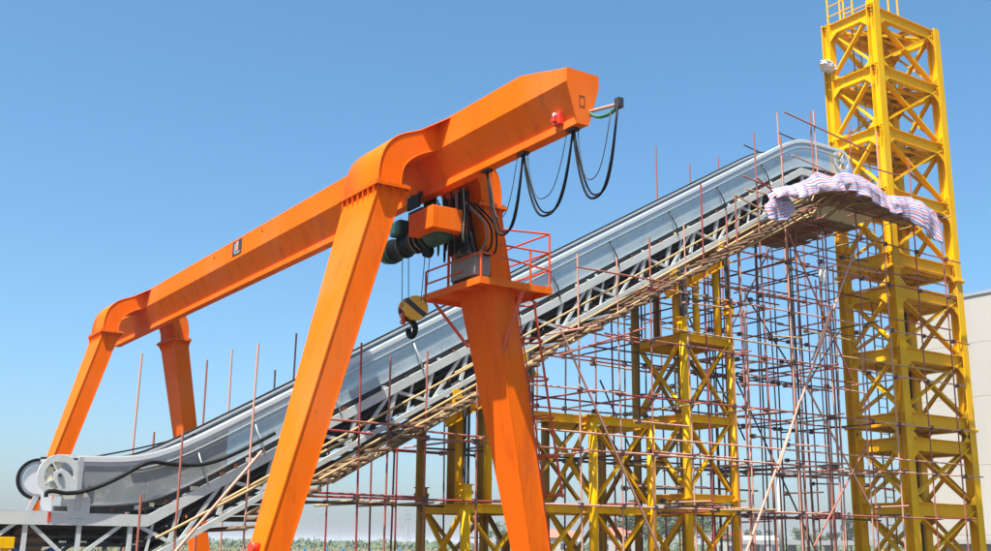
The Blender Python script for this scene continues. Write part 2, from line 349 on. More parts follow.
def make_elbow(side, D):
    if side < 0:
        out = [(8.675, ZF + .03), (8.69, 8.05), (8.735, 8.29), (8.83, 8.50), (8.98, 8.67), (9.17, 8.79), (9.42, 8.89), (9.66, 9.0), (GL, 9.12)]
        inn = [(9.15, ZF + .03), (9.155, 7.93), (9.18, 8.08), (9.24, 8.21), (9.34, 8.32), (9.46, 8.41), (9.60, 8.49), (9.75, 8.55), (GL + .0, 8.60)]
    else:
        out = [(11.30, ZF + .03), (11.30, 8.02), (11.275, 8.23), (11.21, 8.42), (11.10, 8.58), (10.97, 8.71), (10.83, 8.82), (10.67, 8.95), (GR, 9.12)]
        inn = [(10.845, ZF + .03), (10.84, 7.93), (10.82, 8.08), (10.78, 8.2), (10.73, 8.3), (10.67, 8.39), (10.61, 8.47), (10.56, 8.53), (GR, 8.58)]
    out, inn = spline(out), spline(inn)
    def inset(pl, ref, t):
        r = []
        for a, b in zip(pl, ref):
            d = Vector((b[0] - a[0], b[1] - a[1])); d.normalize(); r.append((a[0] + d.x * t, a[1] + d.y * t))
        return r
    d0, d1 = D, D + back(ZF); m = MB()
    m.strip(out, inset(out, inn, .022), d0, d1, True); m.strip(inn, inset(inn, out, .022), d0, d1, True)
    oi, ii = inset(out, inn, .022), inset(inn, out, .022)
    m.strip(oi, ii, d0 + .012, d0 + .03); m.strip(oi, ii, d1 - .03, d1 - .012)
    el = m.build('elbow', 'orange', crane)
    # triangular corner gusset between elbow top and girder
    sx = GL if side < 0 else GR; ex = 9.50 if side < 0 else 10.78
    zt_, ze = 9.135, 8.93
    for ya, yb in ((d0 + .03, d0 - .42), (d1 - .03, d1 + .42)):
        q = [(ex, ya, ze), (sx, ya, zt_), (sx, yb, zt_)]
        MB().add([(x, y, z) for x, y, z in q] + [(x, y, z - .018) for x, y, z in q], [(0, 1, 2), (3, 5, 4), (0, 3, 4, 1), (1, 4, 5, 2), (2, 5, 3, 0)]).build('gusset', 'orange', el)
for D in (DN, DF):
    for side in (-1, 1): make_leg(side, D); make_elbow(side, D)
    # ground beam and wheels that join each pair of legs
    yc = D + .27
    bt = MB().box((5.7, yc - .22, .25), (13.6, yc + .22, .62)).build('end_carriage', 'orange', crane, .01)
    for x in (6.0, 13.3):
        wl = MB().disc((x, yc, .2), (0, 1, 0), .2, .14, 20).build('wheel', 'dark', bt)
# stains / bolt heads on the girder side
for u, v in ((214.5, 258), (262.5, 231)):
    p = at(u, v, 0, GL); MB().box((GL - .02, p.y - .02, p.z - .03), (GL, p.y + .02, p.z + .03)).build('lug', 'rust', girder)
p0 = at(233.5, 243, 0, GL); p1 = at(241.4, 252, 0, GL)
sg = MB().box((GL - .014, p1.y, p1.z), (GL - .003, p0.y, p0.z)).build('nameplate', 'dark', crane)
ym = (p0.y + p1.y) / 2
MB().box((GL - .019, ym - .10, p1.z + .10), (GL - .0145, ym + .07, p0.z - .03)).build('plate_print', 'pinkox', sg)
MB().box((GL - .018, ym + .10, p1.z + .05), (GL - .0145, ym + .17, p0.z - .06)).build('plate_print', 'galv', sg)
MB().box((GL - .018, ym - .2, p1.z + .02), (GL - .0145, ym + .15, p1.z + .07)).build('plate_print', 'galv', sg)
# red travel limit stop at the cantilever tip
s0 = MB().box((GC - .20, 12.98, 8.06), (GC - .10, 13.16, 8.26)).build('limit_stop', 'red', crane, .01)
MB().box((GC - .26, 13.03, 8.10), (GC - .20, 13.11, 8.17)).build('stop_arm', 'red', s0)
rod('stop_bolt', (GC - .245, 13.07, 8.22), (GC - .19, 13.07, 8.22), .03, 'white', s0)
# small red lamp at the foot of the front leg
p = at(254, 547, 1, DN + .2); MB().disc(p, (1, .3, 0), .075, .16, 14).build('warning_lamp', 'red', crane)
# cable outrigger on the tip
tip = at(619, 104, 0, GC + .1)
rod('outrigger', (GC + .15, DEND - .01, 8.22), tip, .028, 'pinkox', crane)
MB().box(tip - Vector((.05, .05, .06)), tip + Vector((.05, .05, .09))).build('outrigger_clamp', 'dark', crane)

# platform on the front right leg
PZ = 6.3
plat = MB()
for lo, hi in (((10.66, 16.16, PZ - .03), (12.24, 16.44, PZ)), ((10.66, 17.70, PZ - .03), (12.24, 18.15, PZ)), ((10.66, 16.44, PZ - .03), (11.06, 17.70, PZ)), ((11.60, 16.44, PZ - .03), (12.24, 17.70, PZ))): plat.box(lo, hi)
pl = plat.build('platform', 'orange', crane)
fr = MB()
fr.box((10.64, 16.14, PZ - .12), (12.26, 16.158, PZ + .01)); fr.box((10.64, 18.152, PZ - .12), (12.26, 18.17, PZ + .01))
fr.box((10.638, 16.16, PZ - .12), (10.656, 18.15, PZ + .01)); fr.box((12.243, 16.16, PZ - .12), (12.262, 18.15, PZ + .01))
for y in (16.7, 17.3): fr.box((10.66, y, PZ - .11), (11.05, y + .05, PZ - .031)); fr.box((11.62, y, PZ - .11), (12.24, y + .05, PZ - .031))
fr.build('toe_frame', 'orange', pl)
def rail(name, p, q, r=.019): rod(name, p, q, r, 'redorange', pl)
X0, X1, Y0, Y1 = 10.68, 12.22, 16.18, 18.12
for x, y, h in ((X1, Y0, 1.05), (X1, Y1, 1.05), (11.78, Y0, .68), (X0, Y0, .47), (X0, Y1, .47), (X0, 17.3, .95), (11.2, Y1, 1.05)):
    rail('rail_post', (x, y, PZ), (x, y, PZ + h), .022)
rail('guard_rail', (11.2, Y0 + .25, PZ + 1.04), (X1, Y0, PZ + 1.05)); rail('guard_rail', (X1, Y0, PZ + 1.05), (X1, Y1, PZ + 1.05))
rail('guard_rail', (11.1, Y0, PZ + .66), (X1, Y0, PZ + .68)); rail('guard_rail', (X1, Y0, PZ + .68), (X1, Y1, PZ + .68))
rail('guard_rail', (X0, Y0, PZ + .47), (X1, Y0, PZ + .34)); rail('guard_rail', (X1, Y0, PZ + .34), (X1, Y1, PZ + .34))
rail('guard_rail', (X0, Y0, PZ + .47), (X0, Y1, PZ + .47)); rail('guard_rail', (X0, Y0 + .6, PZ + .22), (X0, Y1, PZ + .22)); rail('guard_rail', (11.2, Y1, PZ + 1.05), (X1, Y1, PZ + 1.05))
for p, q in (((10.68, 17.9, PZ - .1), (11.22, 17.4, 5.25)), ((11.62, 16.18, PZ - .1), (11.36, 16.46, 5.05)), ((12.2, 17.9, PZ - .1), (11.75, 17.4, 5.3))):
    MB().bar(p, q, .06, .06).build('knee_brace', 'redorange', pl)
# caged ladder down the right hand side of that leg
lad = MB()
def legR(z): return legfun(1)[1](z)
for y in (16.75, 17.15): lad.bar((legR(.7) + .22, y, .7), (legR(6.25) + .22, y, 6.25), .04, .05)
ld = lad.build('ladder', 'redorange', crane)
for k in range(19):
    z = .9 + k * .29; rod('rung', (legR(z) + .22, 16.75, z), (legR(z) + .22, 17.15, z), .014, 'redorange', ld)
for k in range(6):
    z = 2.5 + k * .72; x = legR(z) + .22; pts = [(x, 16.75, z)] + [(x + .62 * math.sin(a) + .02, 16.95 - .33 * math.cos(a), z + .04) for a in [R(20 + 20 * i) for i in range(8)]] + [(x, 17.15, z)]
    MB().path(pts, .02, 5).build('cage_hoop', 'redorange', ld)
for a in (R(40), R(90), R(140)):
    rod('cage_bar', (legR(2.5) + .24 + .62 * math.sin(a), 16.95 - .33 * math.cos(a), 2.5), (legR(6.2) + .24 + .62 * math.sin(a), 16.95 - .33 * math.cos(a), 6.2), .015, 'redorange', ld)
for z in (1.5, 3.0, 4.5, 6.0):
    for y in (16.75, 17.15): rod('ladder_bracket', (legR(z) - .01, y, z), (legR(z) + .22, y, z), .018, 'redorange', ld)

# control cabinet standing on the platform
cb = thing('control_cabinet', (10.88, 16.9, PZ), 'dented grey control cabinet on the orange crane platform', 'cabinet')
bx = MB().box((10.70, 16.42, PZ + .1), (11.04, 17.25, PZ + .52)).build('box', 'cabinet', cb, .012)
MB().box((10.692, 16.47, PZ + .14), (10.70, 17.2, PZ + .48)).build('door', 'cabinet', bx, .003)
for y in (16.46, 17.14):
    MB().box((10.72, y, PZ), (11.02, y + .07, PZ + .1)).build('foot', 'dark', cb)
cb2 = thing('resistor_box', (10.88, 16.95, PZ + .55), 'small grey resistor box fixed to the crane leg above the control cabinet', 'cabinet')
MB().box((10.74, 16.75, PZ + .56), (10.93, 17.2, PZ + 1.0)).build('box', 'cabinet', cb2, .01)
MB().box((10.93, 16.9, PZ + .7), (11.02, 17.0, PZ + .9)).build('mount', 'dark', cb2)
# hank of cables hanging behind the platform rail
hank = thing('cable_hank', (10.55, 16.5, 7.9), 'bundle of black and grey cables looped beside the crane leg', 'cable')
for k in range(26):
    y = 16.3 + k * .04; x = 10.45 + random.uniform(-.1, .14); zb = random.uniform(6.75, 7.15); dz = random.uniform(.12, .3)
    MB().path(spline([(x, y, 7.98), (x + .03, y - .02, 7.5), (x + .02, y, zb + dz), (x + .06, y + .05, zb), (x + .12, y + .12, zb + dz), (x + .1, y + .1, 7.95)], 5), .016, 5).build('cable_loop', 'cablegrey' if k % 6 == 1 else 'black', hank)
for k in range(3):
    x, y = 10.72 + .09 * k, 16.15 - .02 * k
    MB().path(spline([(x - .3, y + .2, 7.7), (x, y, 7.3), (x + .05, y, 6.98 - .08 * k), (x + .02, y + .3, 6.78), (x, y + .55, 6.95), (x - .1, y + .7, 7.8)], 6), .02, 5).build('cable_loop', 'cablegrey' if k == 0 else 'black', hank)

# festoon cables under the cantilever
fest = thing('festoon_cable', (GC, 13.5, 7.97), 'black festoon cable hanging in loops under the cantilever of the orange girder', 'cable')
def loop(pa, pb, sag, r=.02, m_='black', jx=0, skew=.5):
    pa, pb = Vector(pa), Vector(pb); pts = []
    for i in range(21):
        t = i / 20; q = pa.lerp(pb, t); s_ = 1 - abs(2 * t - 1) ** 2.6; q.z -= sag * s_; q.x += jx * s_; pts.append(q)
    MB().path(pts, r, 6).build('cable_loop', m_, fest)
hang = [at(u, v, 0, GC) for u, v in ((617.5, 107), (573, 139), (523, 160), (487, 176))]
for q in hang[1:]: q.z = 7.95
for i, lowest in enumerate((at(597, 197, 0, GC).z, at(545, 216, 0, GC).z, at(508, 233, 0, GC).z)):
    a, b = hang[i], hang[i + 1]; sg_ = min(a.z, b.z) - lowest + abs(a.z - b.z) / 2
    loop(a, b, sg_, .02); loop(a + Vector((.04, .06, 0)), b + Vector((-.03, -.06, 0)), sg_ * .95, .016, 'black', .05)
    loop(a + Vector((-.04, .1, 0)), b + Vector((.0, -.12, 0)), sg_ * .78, .008, 'dark', -.05)
    for q in (b,): MB().box((GC - .06, q.y - .1, 7.93), (GC + .06, q.y + .1, 7.972)).build('cable_trolley', 'dark', fest)
loop(Vector((GC + .15, DEND, 8.2)), tip, .12, .03, 'cablegreen')

# electric hoist under the girder
HX = GC
ho = thing('electric_hoist', (HX, 17.5, 7.97), 'dark green electric rope hoist with orange cover under the crane girder', 'hoist')
ya = at(386, 252, 0, HX).y; yb = at(446, 232, 0, HX).y + .38; zc = 7.21
MB().tube((HX, yb + .1, zc), (HX, ya - .25, zc), .20, 24).build('rope_drum', 'black_and_shade', ho)
b_ = MB(); b_.tube((HX, ya - .25, zc), (HX, ya, zc), .25, 20, .2); b_.tube((HX, ya, zc), (HX, ya + .1, zc), .2, 20, .12); b_.build('motor_end', 'green', ho, .02)
b_ = MB(); b_.tube((HX, yb - .30, zc), (HX, yb + .12, zc), .24, 20); b_.tube((HX, yb - .40, zc), (HX, yb - .30, zc), .16, 20, .24); b_.build('gearbox', 'green', ho, .02)
for k in range(4):
    y = yb + .25 + k * (ya - yb - .6) / 3; MB().disc((HX, y, zc), (0, 1, 0), .235, .04, 24).build('drum_ring', 'green' if k in (0, 3) else 'dark', ho)
for k in range(2):
    yy = yb + .42 + .17 * k; MB().path([(HX + .236 * math.cos(a), yy, zc + .236 * math.sin(a)) for a in [R(90 + 15 * i) for i in range(12)]], .008, 5).build('rope_turn', 'galv', ho)
tr = MB(); tr.box((HX - .2, 17.3, 7.78), (HX - .16, 17.75, 8.04)); tr.box((HX + .16, 17.3, 7.78), (HX + .2, 17.75, 8.04)); tr.box((HX - .14, 17.3, 7.33), (HX + .14, 17.8, 7.78))
tb = tr.build('trolley', 'black_and_shade', ho, .01)  # black puts the shade under the girder into the trolley's colour
for y in (17.38, 17.68):
    for sx in (-1, 1): MB().disc((HX + sx * .12, y, 8.055), (1, 0, 0), .055, .06, 16).build('wheel', 'dark', tb)
MB().box((HX - .30, 17.85, 7.36), (HX - .05, 18.25, 7.66)).build('motor_housing', 'green', ho, .05)
# sheet metal weather cover: pitched box
yc0 = at(465, 228, 0, HX - .25).y; yc1 = at(410, 240, 0, HX - .25).y
cv = MB(); prof = [(HX - .36, 7.22), (HX - .36, 7.52), (HX + .0, 7.66), (HX + .36, 7.52), (HX + .36, 7.22), (HX + .33, 7.22), (HX + .33, 7.50), (HX, 7.63), (HX - .33, 7.50), (HX - .33, 7.22)]
CY0 = at(433, 203, 0, HX - .42).y; CY1 = at(409, 213, 0, HX - .42).y; print('cover', at(433, 203, 0, HX - .42), CY1)
cv.slab([(HX - .42, 7.14), (HX - .42, 7.56), (HX + .22, 7.56), (HX + .36, 7.34), (HX + .36, 7.14)], CY0, CY1); cv.build('cover', 'orange', ho, .01)
MB().box((HX - .1, CY1 - .1, 7.565), (HX + .1, CY1 + .35, 7.6)).build('cover_bracket', 'dark', ho)
# sheave hanging beneath the drum
sv = at(428, 251.5, 0, HX); 
MB().disc((HX, sv.y, sv.z), (1, .2, 0), .12, .1, 20).build('compensating_sheave', 'black_and_shade', ho)
MB().box((HX - .03, sv.y - .04, sv.z + .02), (HX + .03, sv.y + .04, zc - .05)).build('sheave_hanger', 'dark', ho)
# hook block
hb = at(413, 309, 0, HX)
hk = thing('hook_block', hb, 'yellow and black striped hook block with open hook hanging on ropes', 'hook')
for sx in (-1, 1):
    MB().disc(hb + Vector((0, sx * .10, .0)), (.25, 1, 0), .235, .10, 26).build('sheave_cover', 'hookstripe', hk, .012)
MB().box(hb + Vector((-.05, -.05, -.22)), hb + Vector((.05, .05, .05))).build('frame', 'hookyellow', hk, .01)
for dx, dy, dz, r in ((-.16, .06, .0, .055), (-.17, .09, -.13, .06), (-.14, .13, -.24, .055), (-.14, .03, .1, .05)):
    bt_ = MB(); bt_.disc(hb + Vector((dx, dy, dz)), (1, .3, 0), r, .06, 16); bt_.build('clamp_disc', 'redorange', hk, .008)
    rod('clamp_pin', hb + Vector((dx - .05, dy, dz)), hb + Vector((dx, dy, dz)), .022, 'white', hk)
hp = [(0, .0, -.15), (0, 0, -.22), (0, .0, -.26)] + [(0, .02 - .13 * math.sin(a), -.39 + .13 * math.cos(a)) for a in [R(22 * i) for i in range(0, 14)]]
hm = MB().path([hb + Vector(q) for q in hp], .055, 10).build('hook', 'black_and_shade', hk)
rp = thing('hoist_rope', (HX, hb.y, hb.z), 'thin steel hoisting ropes running from the drum to the hook block', 'rope')
for u0, v0, u1, v1 in ((402.5, 256, 402, 303), (408.5, 254, 408.5, 300), (425.5, 250, 421, 301), (430.5, 250, 425, 304)):
    rod('rope', at(u1, v1, 0, HX), at(u0, v0 - (5 if u0 < 420 else 0), 0, HX), .009, 'dark', rp, 6)

# ================================================================== ESCALATOR
EN, EF = 22.6, 24.35                   # outer faces of the near and far side
def hr(e):                              # handrail height along the run
    z = 5.01 + .5655 * (e - 10.17)
    k = 3.24; t = 14.66
    s = .2
    lo = k + s * math.log1p(math.exp((z - k) / s)) if (z - k) / s < 30 else z
    return t - .16 * math.log1p(math.exp((t - lo) / .16)) if (t - lo) / .16 < 30 else lo
def hk_(e):                             # the truss follows the same run with sharp kinks
    return min(14.66, max(3.24, 5.01 + .5655 * (e - 10.17)))
ES, EE = 2.6, 31.05
esc = thing('escalator', (17, 23.5, 0), 'long inclined grey escalator with glass balustrade held up on yellow towers', 'escalator')
def run(a, b, step=.3):
    n = max(2, int((b - a) / step)); return [a + (b - a) * i / n for i in range(n + 1)]
def band(name, a, b, top, bot, y0, y1, m_, parent=esc, step=.3, hr=hr):
    es = sorted(set(run(a, b, step) + ([e for e in (7.04, 27.234) if a < e < b] if hr is hk_ else []))); pt = [(e, hr(e) + top) for e in es]; pb = [(e, hr(e) + bot) for e in es]
    return MB().strip(pt, pb, y0, y1, name == 'handrail_belt').build(name, m_, parent)
SIDES = ((EN, 1), (EF, -1))
for y, s in SIDES:
    ys = sorted
    def yy(a, b): return sorted((y + s * a, y + s * b))
    # guide rail, white profile on top of the glass
    st = 5.27 if s < 0 else 5.27
    a, b = yy(.02, .16); band('handrail_guide', st, 29.2, .0, -.055, a, b, 'alu')
    a, b = yy(.0, .02); band('rail_lip', 5.6, 29.2, -.03, -.12, a, b, 'alu')
    a, b = yy(.03, .06); band('rail_shadow_strip', 5.6, 29.2, -.056, -.20, a, b, 'steel')
    # black handrail belt only on the far side
    if s < 0: a, b = yy(.03, .12); band('handrail_belt', 5.27, 29.3, .05, .004, a, b, 'black')
    # glass panels
    es = [8.6 + 1.31 * i for i in range(16)] + [29.3]
    for i in range(len(es) - 1):
        a, b = yy(.04, .052); band('glass_panel', es[i] + .006, es[i + 1] - .006, -.2, -.93, a, b, 'glass', esc, .33)
    for (e0, e1) in ((5.75, 6.95), (6.96, 8.59)):
        a, b = yy(.035, .055); band('side_sheet', e0, e1, -.17, -.98, a, b, 'film')
    a, b = yy(-.012, .02); band('panel_trim', 6.6, 29.3, -.27 , -.292, a, b, 'alu')
    # skirt, dark gap with clips
    a, b = yy(.05, .2); band('skirt', 5.6, 29.6, -.94, -1.10, a, b, 'dark')
    a, b = yy(.0, .05); band('skirt_ledge', 5.6, 29.6, -.93, -.955, a, b, 'steel')
    # truss chords
    a, b = yy(-.05, .09); band('top_chord', ES, EE, -1.10, -1.33, a, b, 'grey', hr=hk_)
    a, b = yy(-.05, .09); band('bottom_chord', ES, EE, -1.93, -2.06, a, b, 'grey', hr=hk_)
    P = .98; k = 0; e = ES + .1
    while e < EE - .2:
        zt_, zb_ = hk_(e) - 1.24, hk_(e) - 1.94
        MB().bar((e + .09, y + s * .02, zt_), (e - .09 if 7.6 < e < 27 else e + .09, y + s * .02, zb_), .085, .085, (0, 1, 0)).build('truss_post', 'grey', esc)
        e2 = e + P
        if e2 < EE:
            if k % 2: q = ((e + .1, y + s * .015, hk_(e) - 1.93), (e2 - .02, y + s * .015, hk_(e2) - 1.25))
            else: q = ((e + .1, y + s * .015, hk_(e) - 1.25), (e2 - .1, y + s * .015, hk_(e2) - 1.93))
            MB().bar(q[0], q[1], .07, .07, (0, 1, 0)).build('truss_diagonal', 'grey', esc)
            if k % 3 == 1: MB().bar((e + .55, y + s * .02, hk_(e + .55) - 1.24), (e + .42, y + s * .02, hk_(e + .42) - 1.94), .05, .05, (0, 1, 0)).build('truss_post', 'grey', esc)
        e = e2; k += 1
# brackets that stand out from the near glass, like dark bent straps
for i, e in enumerate([8.15, 9.35, 11.1, 13.2, 15.4, 17.3, 19.35, 21.6, 23.6, 25.6]):
    MB().path([(e + .07, EN - .06, hr(e) - 1.12), (e - .02, EN - .09, hr(e) - .85), (e - .13, EN - .05, hr(e) - .62), (e - .17, EN + .03, hr(e) - .42)], .016 if i < 3 else .022, 5).build('panel_strap', 'grey' if i < 4 else 'dark', esc)
e = 6.3
while e < 28.5:                          # small clips along the skirt
    wc = random.uniform(.05, .16); MB().box((e, EN - .02, hr(e) - 1.08), (e + wc, EN + .05, hr(e) - random.uniform(.98, 1.04))).build('skirt_clip', random.choice(['dark', 'rust', 'grey', 'cream']), esc); e += random.uniform(.25, .6)
# steps, tracks and cross members inside the truss
for off, th in ((-1.33, .06), (-1.52, .05), (-1.68, .05), (-1.85, .06)):
    for y in (EN + .28, EF - .28): band('track', 3.2, 30.6, off, off - th, y - .03, y + .03, 'dark', hr=hk_)
band('inner_tray', 3.2, 30.6, -1.28, -1.62, EN + .55, EF - .55, 'dark', esc, .5, hk_)
band('drip_pan', 3.2, 30.6, -1.86, -1.90, EN + .2, EF - .12, 'dark', esc, .5, hk_)
sm = {}
e = 4.0
while e < 30:
    z = hr(e) - 1.08
    stp = MB(); stp.box((-.2, -.5, -.04), (.2, .5, 0)); stp.box((-.2, -.5, -.24), (-.17, .5, -.04)); stp.tube((.12, -.56, -.14), (.12, .56, -.14), .04, 8)
    if 'me' not in sm: sm['me'] = stp.mesh('step', M['dark'])
    o = bpy.data.objects.new('step', sm['me']); col.objects.link(o); o.parent = esc; o.location = Vector((e, (EN + EF) / 2, z)) - wpos(esc); e += .41
    o2 = bpy.data.objects.new('step', sm['me']); col.objects.link(o2); o2.parent = esc; o2.rotation_euler = (math.pi, 0, 0); o2.location = Vector((e, (EN + EF) / 2, z - .62)) - wpos(esc)
e = ES + .6
while e < EE:
    for off in (-1.18, -2.0): rod('cross_member', (e, EN + .03, hr(e) + off), (e, EF - .03, hr(e) + off), .04, 'grey', esc)
    e += 2.36
# landing plates
MB().box((ES, EN, 2.143), (5.7, EF, 2.17)).build('landing_plate', 'steel', esc)
MB().box((29.4, EN, 13.56), (EE, EF, 13.59)).build('landing_plate', 'steel', esc)
MB().box((27.4, EN - .02, 12.54), (EE, EF + .02, 12.58)).build('soffit', 'grey', esc)
# lower newels
NC = at(59, 475.4, 1, EN)
nr = MB().disc(NC, (0, 1, 0), .40, .05, 40, .27).build('newel_wheel', 'grey', esc, .004)
arm = MB(); a0 = NC + Vector((0, -.03, 0))
arm.slab([(NC.x - .12, NC.z + .05), (NC.x + .02, NC.z + .14), (NC.x + .16, NC.z + .06), (NC.x + .62, NC.z - .42), (NC.x + .62, NC.z - .80), (NC.x + .22, NC.z - .80), (NC.x + .2, NC.z - .55), (NC.x - .1, NC.z - .1)], EN - .06, EN - .035)
arm.build('newel_arm', 'grey', esc, .004)
rod('hub_bolt', NC + Vector((0, -.1, 0)), NC + Vector((0, .04, 0)), .035, 'dark', nr); MB().disc(NC + Vector((0, -.075, 0)), (0, 1, 0), .06, .02, 16, .037).build('hub_ring', 'galv', nr)
for ang in (100, 150, 200, 250):
    c = NC + Vector((math.cos(R(ang)) * .2, .03, math.sin(R(ang)) * .2)); MB().box(c - Vector((.07, .03, .06)), c + Vector((.07, .03, .06))).build('roller_block', 'cream', nr, .02)
for ang in (120, 215):
    MB().bar(NC + Vector((0, 0, 0)), NC + Vector((math.cos(R(ang)) * .3, 0, math.sin(R(ang)) * .3)), .03, .06, (0, 1, 0)).build('spoke', 'grey', nr)
MB().box((NC.x + .33, EN - .085, NC.z - .62), (NC.x + .42, EN - .062, NC.z + .36)).build('newel_post', 'galv', esc)
FC = at(38, 479, 1, EF)
fn = MB().disc(FC, (0, 1, 0), .42, .09, 40, .36).build('newel_belt', 'black', esc)
MB().disc(FC, (0, 1, 0), .358, .03, 40, .30).build('newel_rim', 'steel', esc)
MB().disc(FC + Vector((.02, .0, 0)), (0, 1, 0), .298, .02, 40).build('newel_panel', 'white', esc)
MB().box((FC.x + .08, EF - .05, 2.17), (FC.x + .30, EF - .03, FC.z - .2)).build('newel_panel', 'white', esc)
MB().bar((FC.x - .15, EF - .1, 2.17), (FC.x - .02, EF - .1, FC.z - .35), .1, .06, (0, 1, 0)).build('newel_post', 'galv', esc)
# upper newel wheels
for y in (EN + .03, EF - .03):
    c = Vector((29.35, y, 14.25)); nw = MB().disc(c, (0, 1, 0), .41, .05, 36, .30).build('newel_wheel', 'alu', esc)
    for k in range(6): MB().bar(c, c + Vector((math.cos(R(60 * k + 10)) * .31, 0, math.sin(R(60 * k + 10)) * .31)), .03, .05, (0, 1, 0)).build('spoke', 'grey', nw)
    MB().disc(c, (0, 1, 0), .1, .07, 20).build('hub', 'grey', nw)
    MB().box((29.3, y - .03, 13.59), (29.5, y + .03, 13.95)).build('newel_post', 'grey', esc)
# red splice plate, drum and legs at the lower end
MB().box((5.12, EN - .058, 1.97), (5.18, EN - .051, 2.15)).build('splice_plate', 'red', esc)
dr = MB().disc((4.9, EN + .45, 1.62), (0, 1, 0), .30, .3, 24).build('return_drum', 'brown', esc, .02)
MB().path([(4.55, EN + .3, 1.55), (4.75, EN + .25, 1.40), (5.1, EN + .25, 1.36), (5.5, EN + .3, 1.52)], .045, 8).build('blue_pipe', 'blue', esc)
for x in (3.0, 4.05, 5.95, 7.0):
    for y in (EN + .02, EF - .02): MB().bar((x, y, .05), (x, y, 1.2), .12, .12).build('support_post', 'grey', esc); MB().box((x - .15, y - .15, 0), (x + .15, y + .15, .05)).build('base_plate', 'grey', esc)
# yellow trestle at the lower left corner
ty = thing('yellow_trestle', (4.0, 22.0, 0), 'low yellow steel trestle beside the lower escalator end at the left edge', 'trestle')
p = at(14, 537, 1, 21.9)
MB().box((p.x - 1.2, 21.8, p.z - .2), (p.x, 22.1, p.z)).build('beam', 'yellow', ty, .008)
for x in (p.x - 1.1, p.x - .12): MB().box((x - .06, 21.88, 0), (x + .06, 22.02, p.z - .2)).build('leg', 'yellow', ty)
# loose black handrail belt draped over the near side
lb = MB().path(spline([at(u, v, 1, EN - .12) for u, v in ((46, 497), (47, 492), (54, 491), (66, 493), (82, 491.5), (100, 486), (120, 477), (140, 466), (153, 462), (172, 464), (196, 465), (216, 461), (236, 453), (256, 443), (275, 433))], 5), .04, 8)
lb = lb.build('handrail_belt', 'black', None, own=at(54, 491, 1, EN - .12)); tag(lb, 'loose black rubber handrail belt draped along the lower end of the escalator', 'handrail belt')
fb = MB().path(spline([at(u, v, 1, EF - .05) for u, v in ((92, 457), (130, 450), (165, 442), (195, 434))], 5), .02, 6).build('power_cable', 'black', None, own=at(92, 457, 1, EF - .05))
tag(fb, 'thin black cable sagging above the lower balustrade of the escalator', 'cable')

# ================================================================== YELLOW TOWERS
def xface(parent, A, B, z0, z1, inw, wd=.12, mname='yellow'):     # X bracing between two columns, made of channels
    A, B = Vector(A), Vector(B); dv = (B - A).normalized(); nrm = Vector(inw)
    for k, (p, q) in enumerate((((A + dv * .12), (B - dv * .12)), ((B - dv * .12), (A + dv * .12)))):
        p = Vector((p.x, p.y, z0 + .12)) + nrm * (.02 + .07 * k); q = Vector((q.x, q.y, z1 - .22)) + nrm * (.02 + .07 * k)
        MB().chan(p, q, .06, wd, .012, nrm, 1).build('brace', mname, parent)
def tower(name, e0, d0, we, wd, levels, label, big=False, r=.11, ladder=True, base=0.):
    t = thing(name, (e0 + we / 2, d0 + wd / 2, 0), label, 'tower', 'yellow steel towers under the escalator')
    cs = [(e0, d0), (e0 + we, d0), (e0 + we, d0 + wd), (e0, d0 + wd)]; top = levels[0]
    for i, (x, y) in enumerate(cs):
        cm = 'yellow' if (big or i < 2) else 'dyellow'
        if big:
            MB().ibeam((x, y, .06), (x, y, top + .06), .34, .34, .03, .02, (0, 1, 0)).build('column', cm, t)
        else:
            c = MB().tube((x, y, .06), (x, y, top - .02), r, 14).build('column', cm, t)
        MB().box((x - .3, y - .3, 0), (x + .3, y + .3, .06)).build('base_plate', 'yellow', t)
    bh = .42 if big else .22
    for z in levels:
        for k in range(4):
            A, B = Vector((*cs[k], 0)), Vector((*cs[(k + 1) % 4], 0)); dv = (B - A).normalized(); g_ = .16 if big else r * .85
            A, B = A + dv * g_, B - dv * g_; A.z = B.z = z - bh / 2
            MB().ibeam(A, B, .2 if big else .14, bh, .022 if big else .018).build('beam', 'yellow', t)
        if big:
            for (x, y) in cs:
                for sx in (-1, 1):
                    MB().box((x - .168, y + sx * .02, z - .02), (x + .168, y + sx * .16, z + .002)).build('stiffener', 'yellow', t)
    return t, cs
def braces(t, cs, pairs, big):
    inw = ((0, 1, 0), (-1, 0, 0), (0, -1, 0), (1, 0, 0))
    for z1, z0 in pairs:
        for k in range(4):
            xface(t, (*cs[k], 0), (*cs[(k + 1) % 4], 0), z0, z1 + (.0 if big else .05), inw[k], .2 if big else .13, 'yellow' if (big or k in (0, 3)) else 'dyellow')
def ladder_in(t, x, y, z0, z1, m_='dyellow', wd=.4):
    l_ = MB()
    for dx in (0, wd): l_.bar((x + dx, y, z0), (x + dx, y, z1), .05, .03)
    l_ = l_.build('ladder', m_, t); z = z0 + .2
    while z < z1: rod('rung', (x, y, z), (x + wd, y, z), .014, m_, l_, 6); z += .3

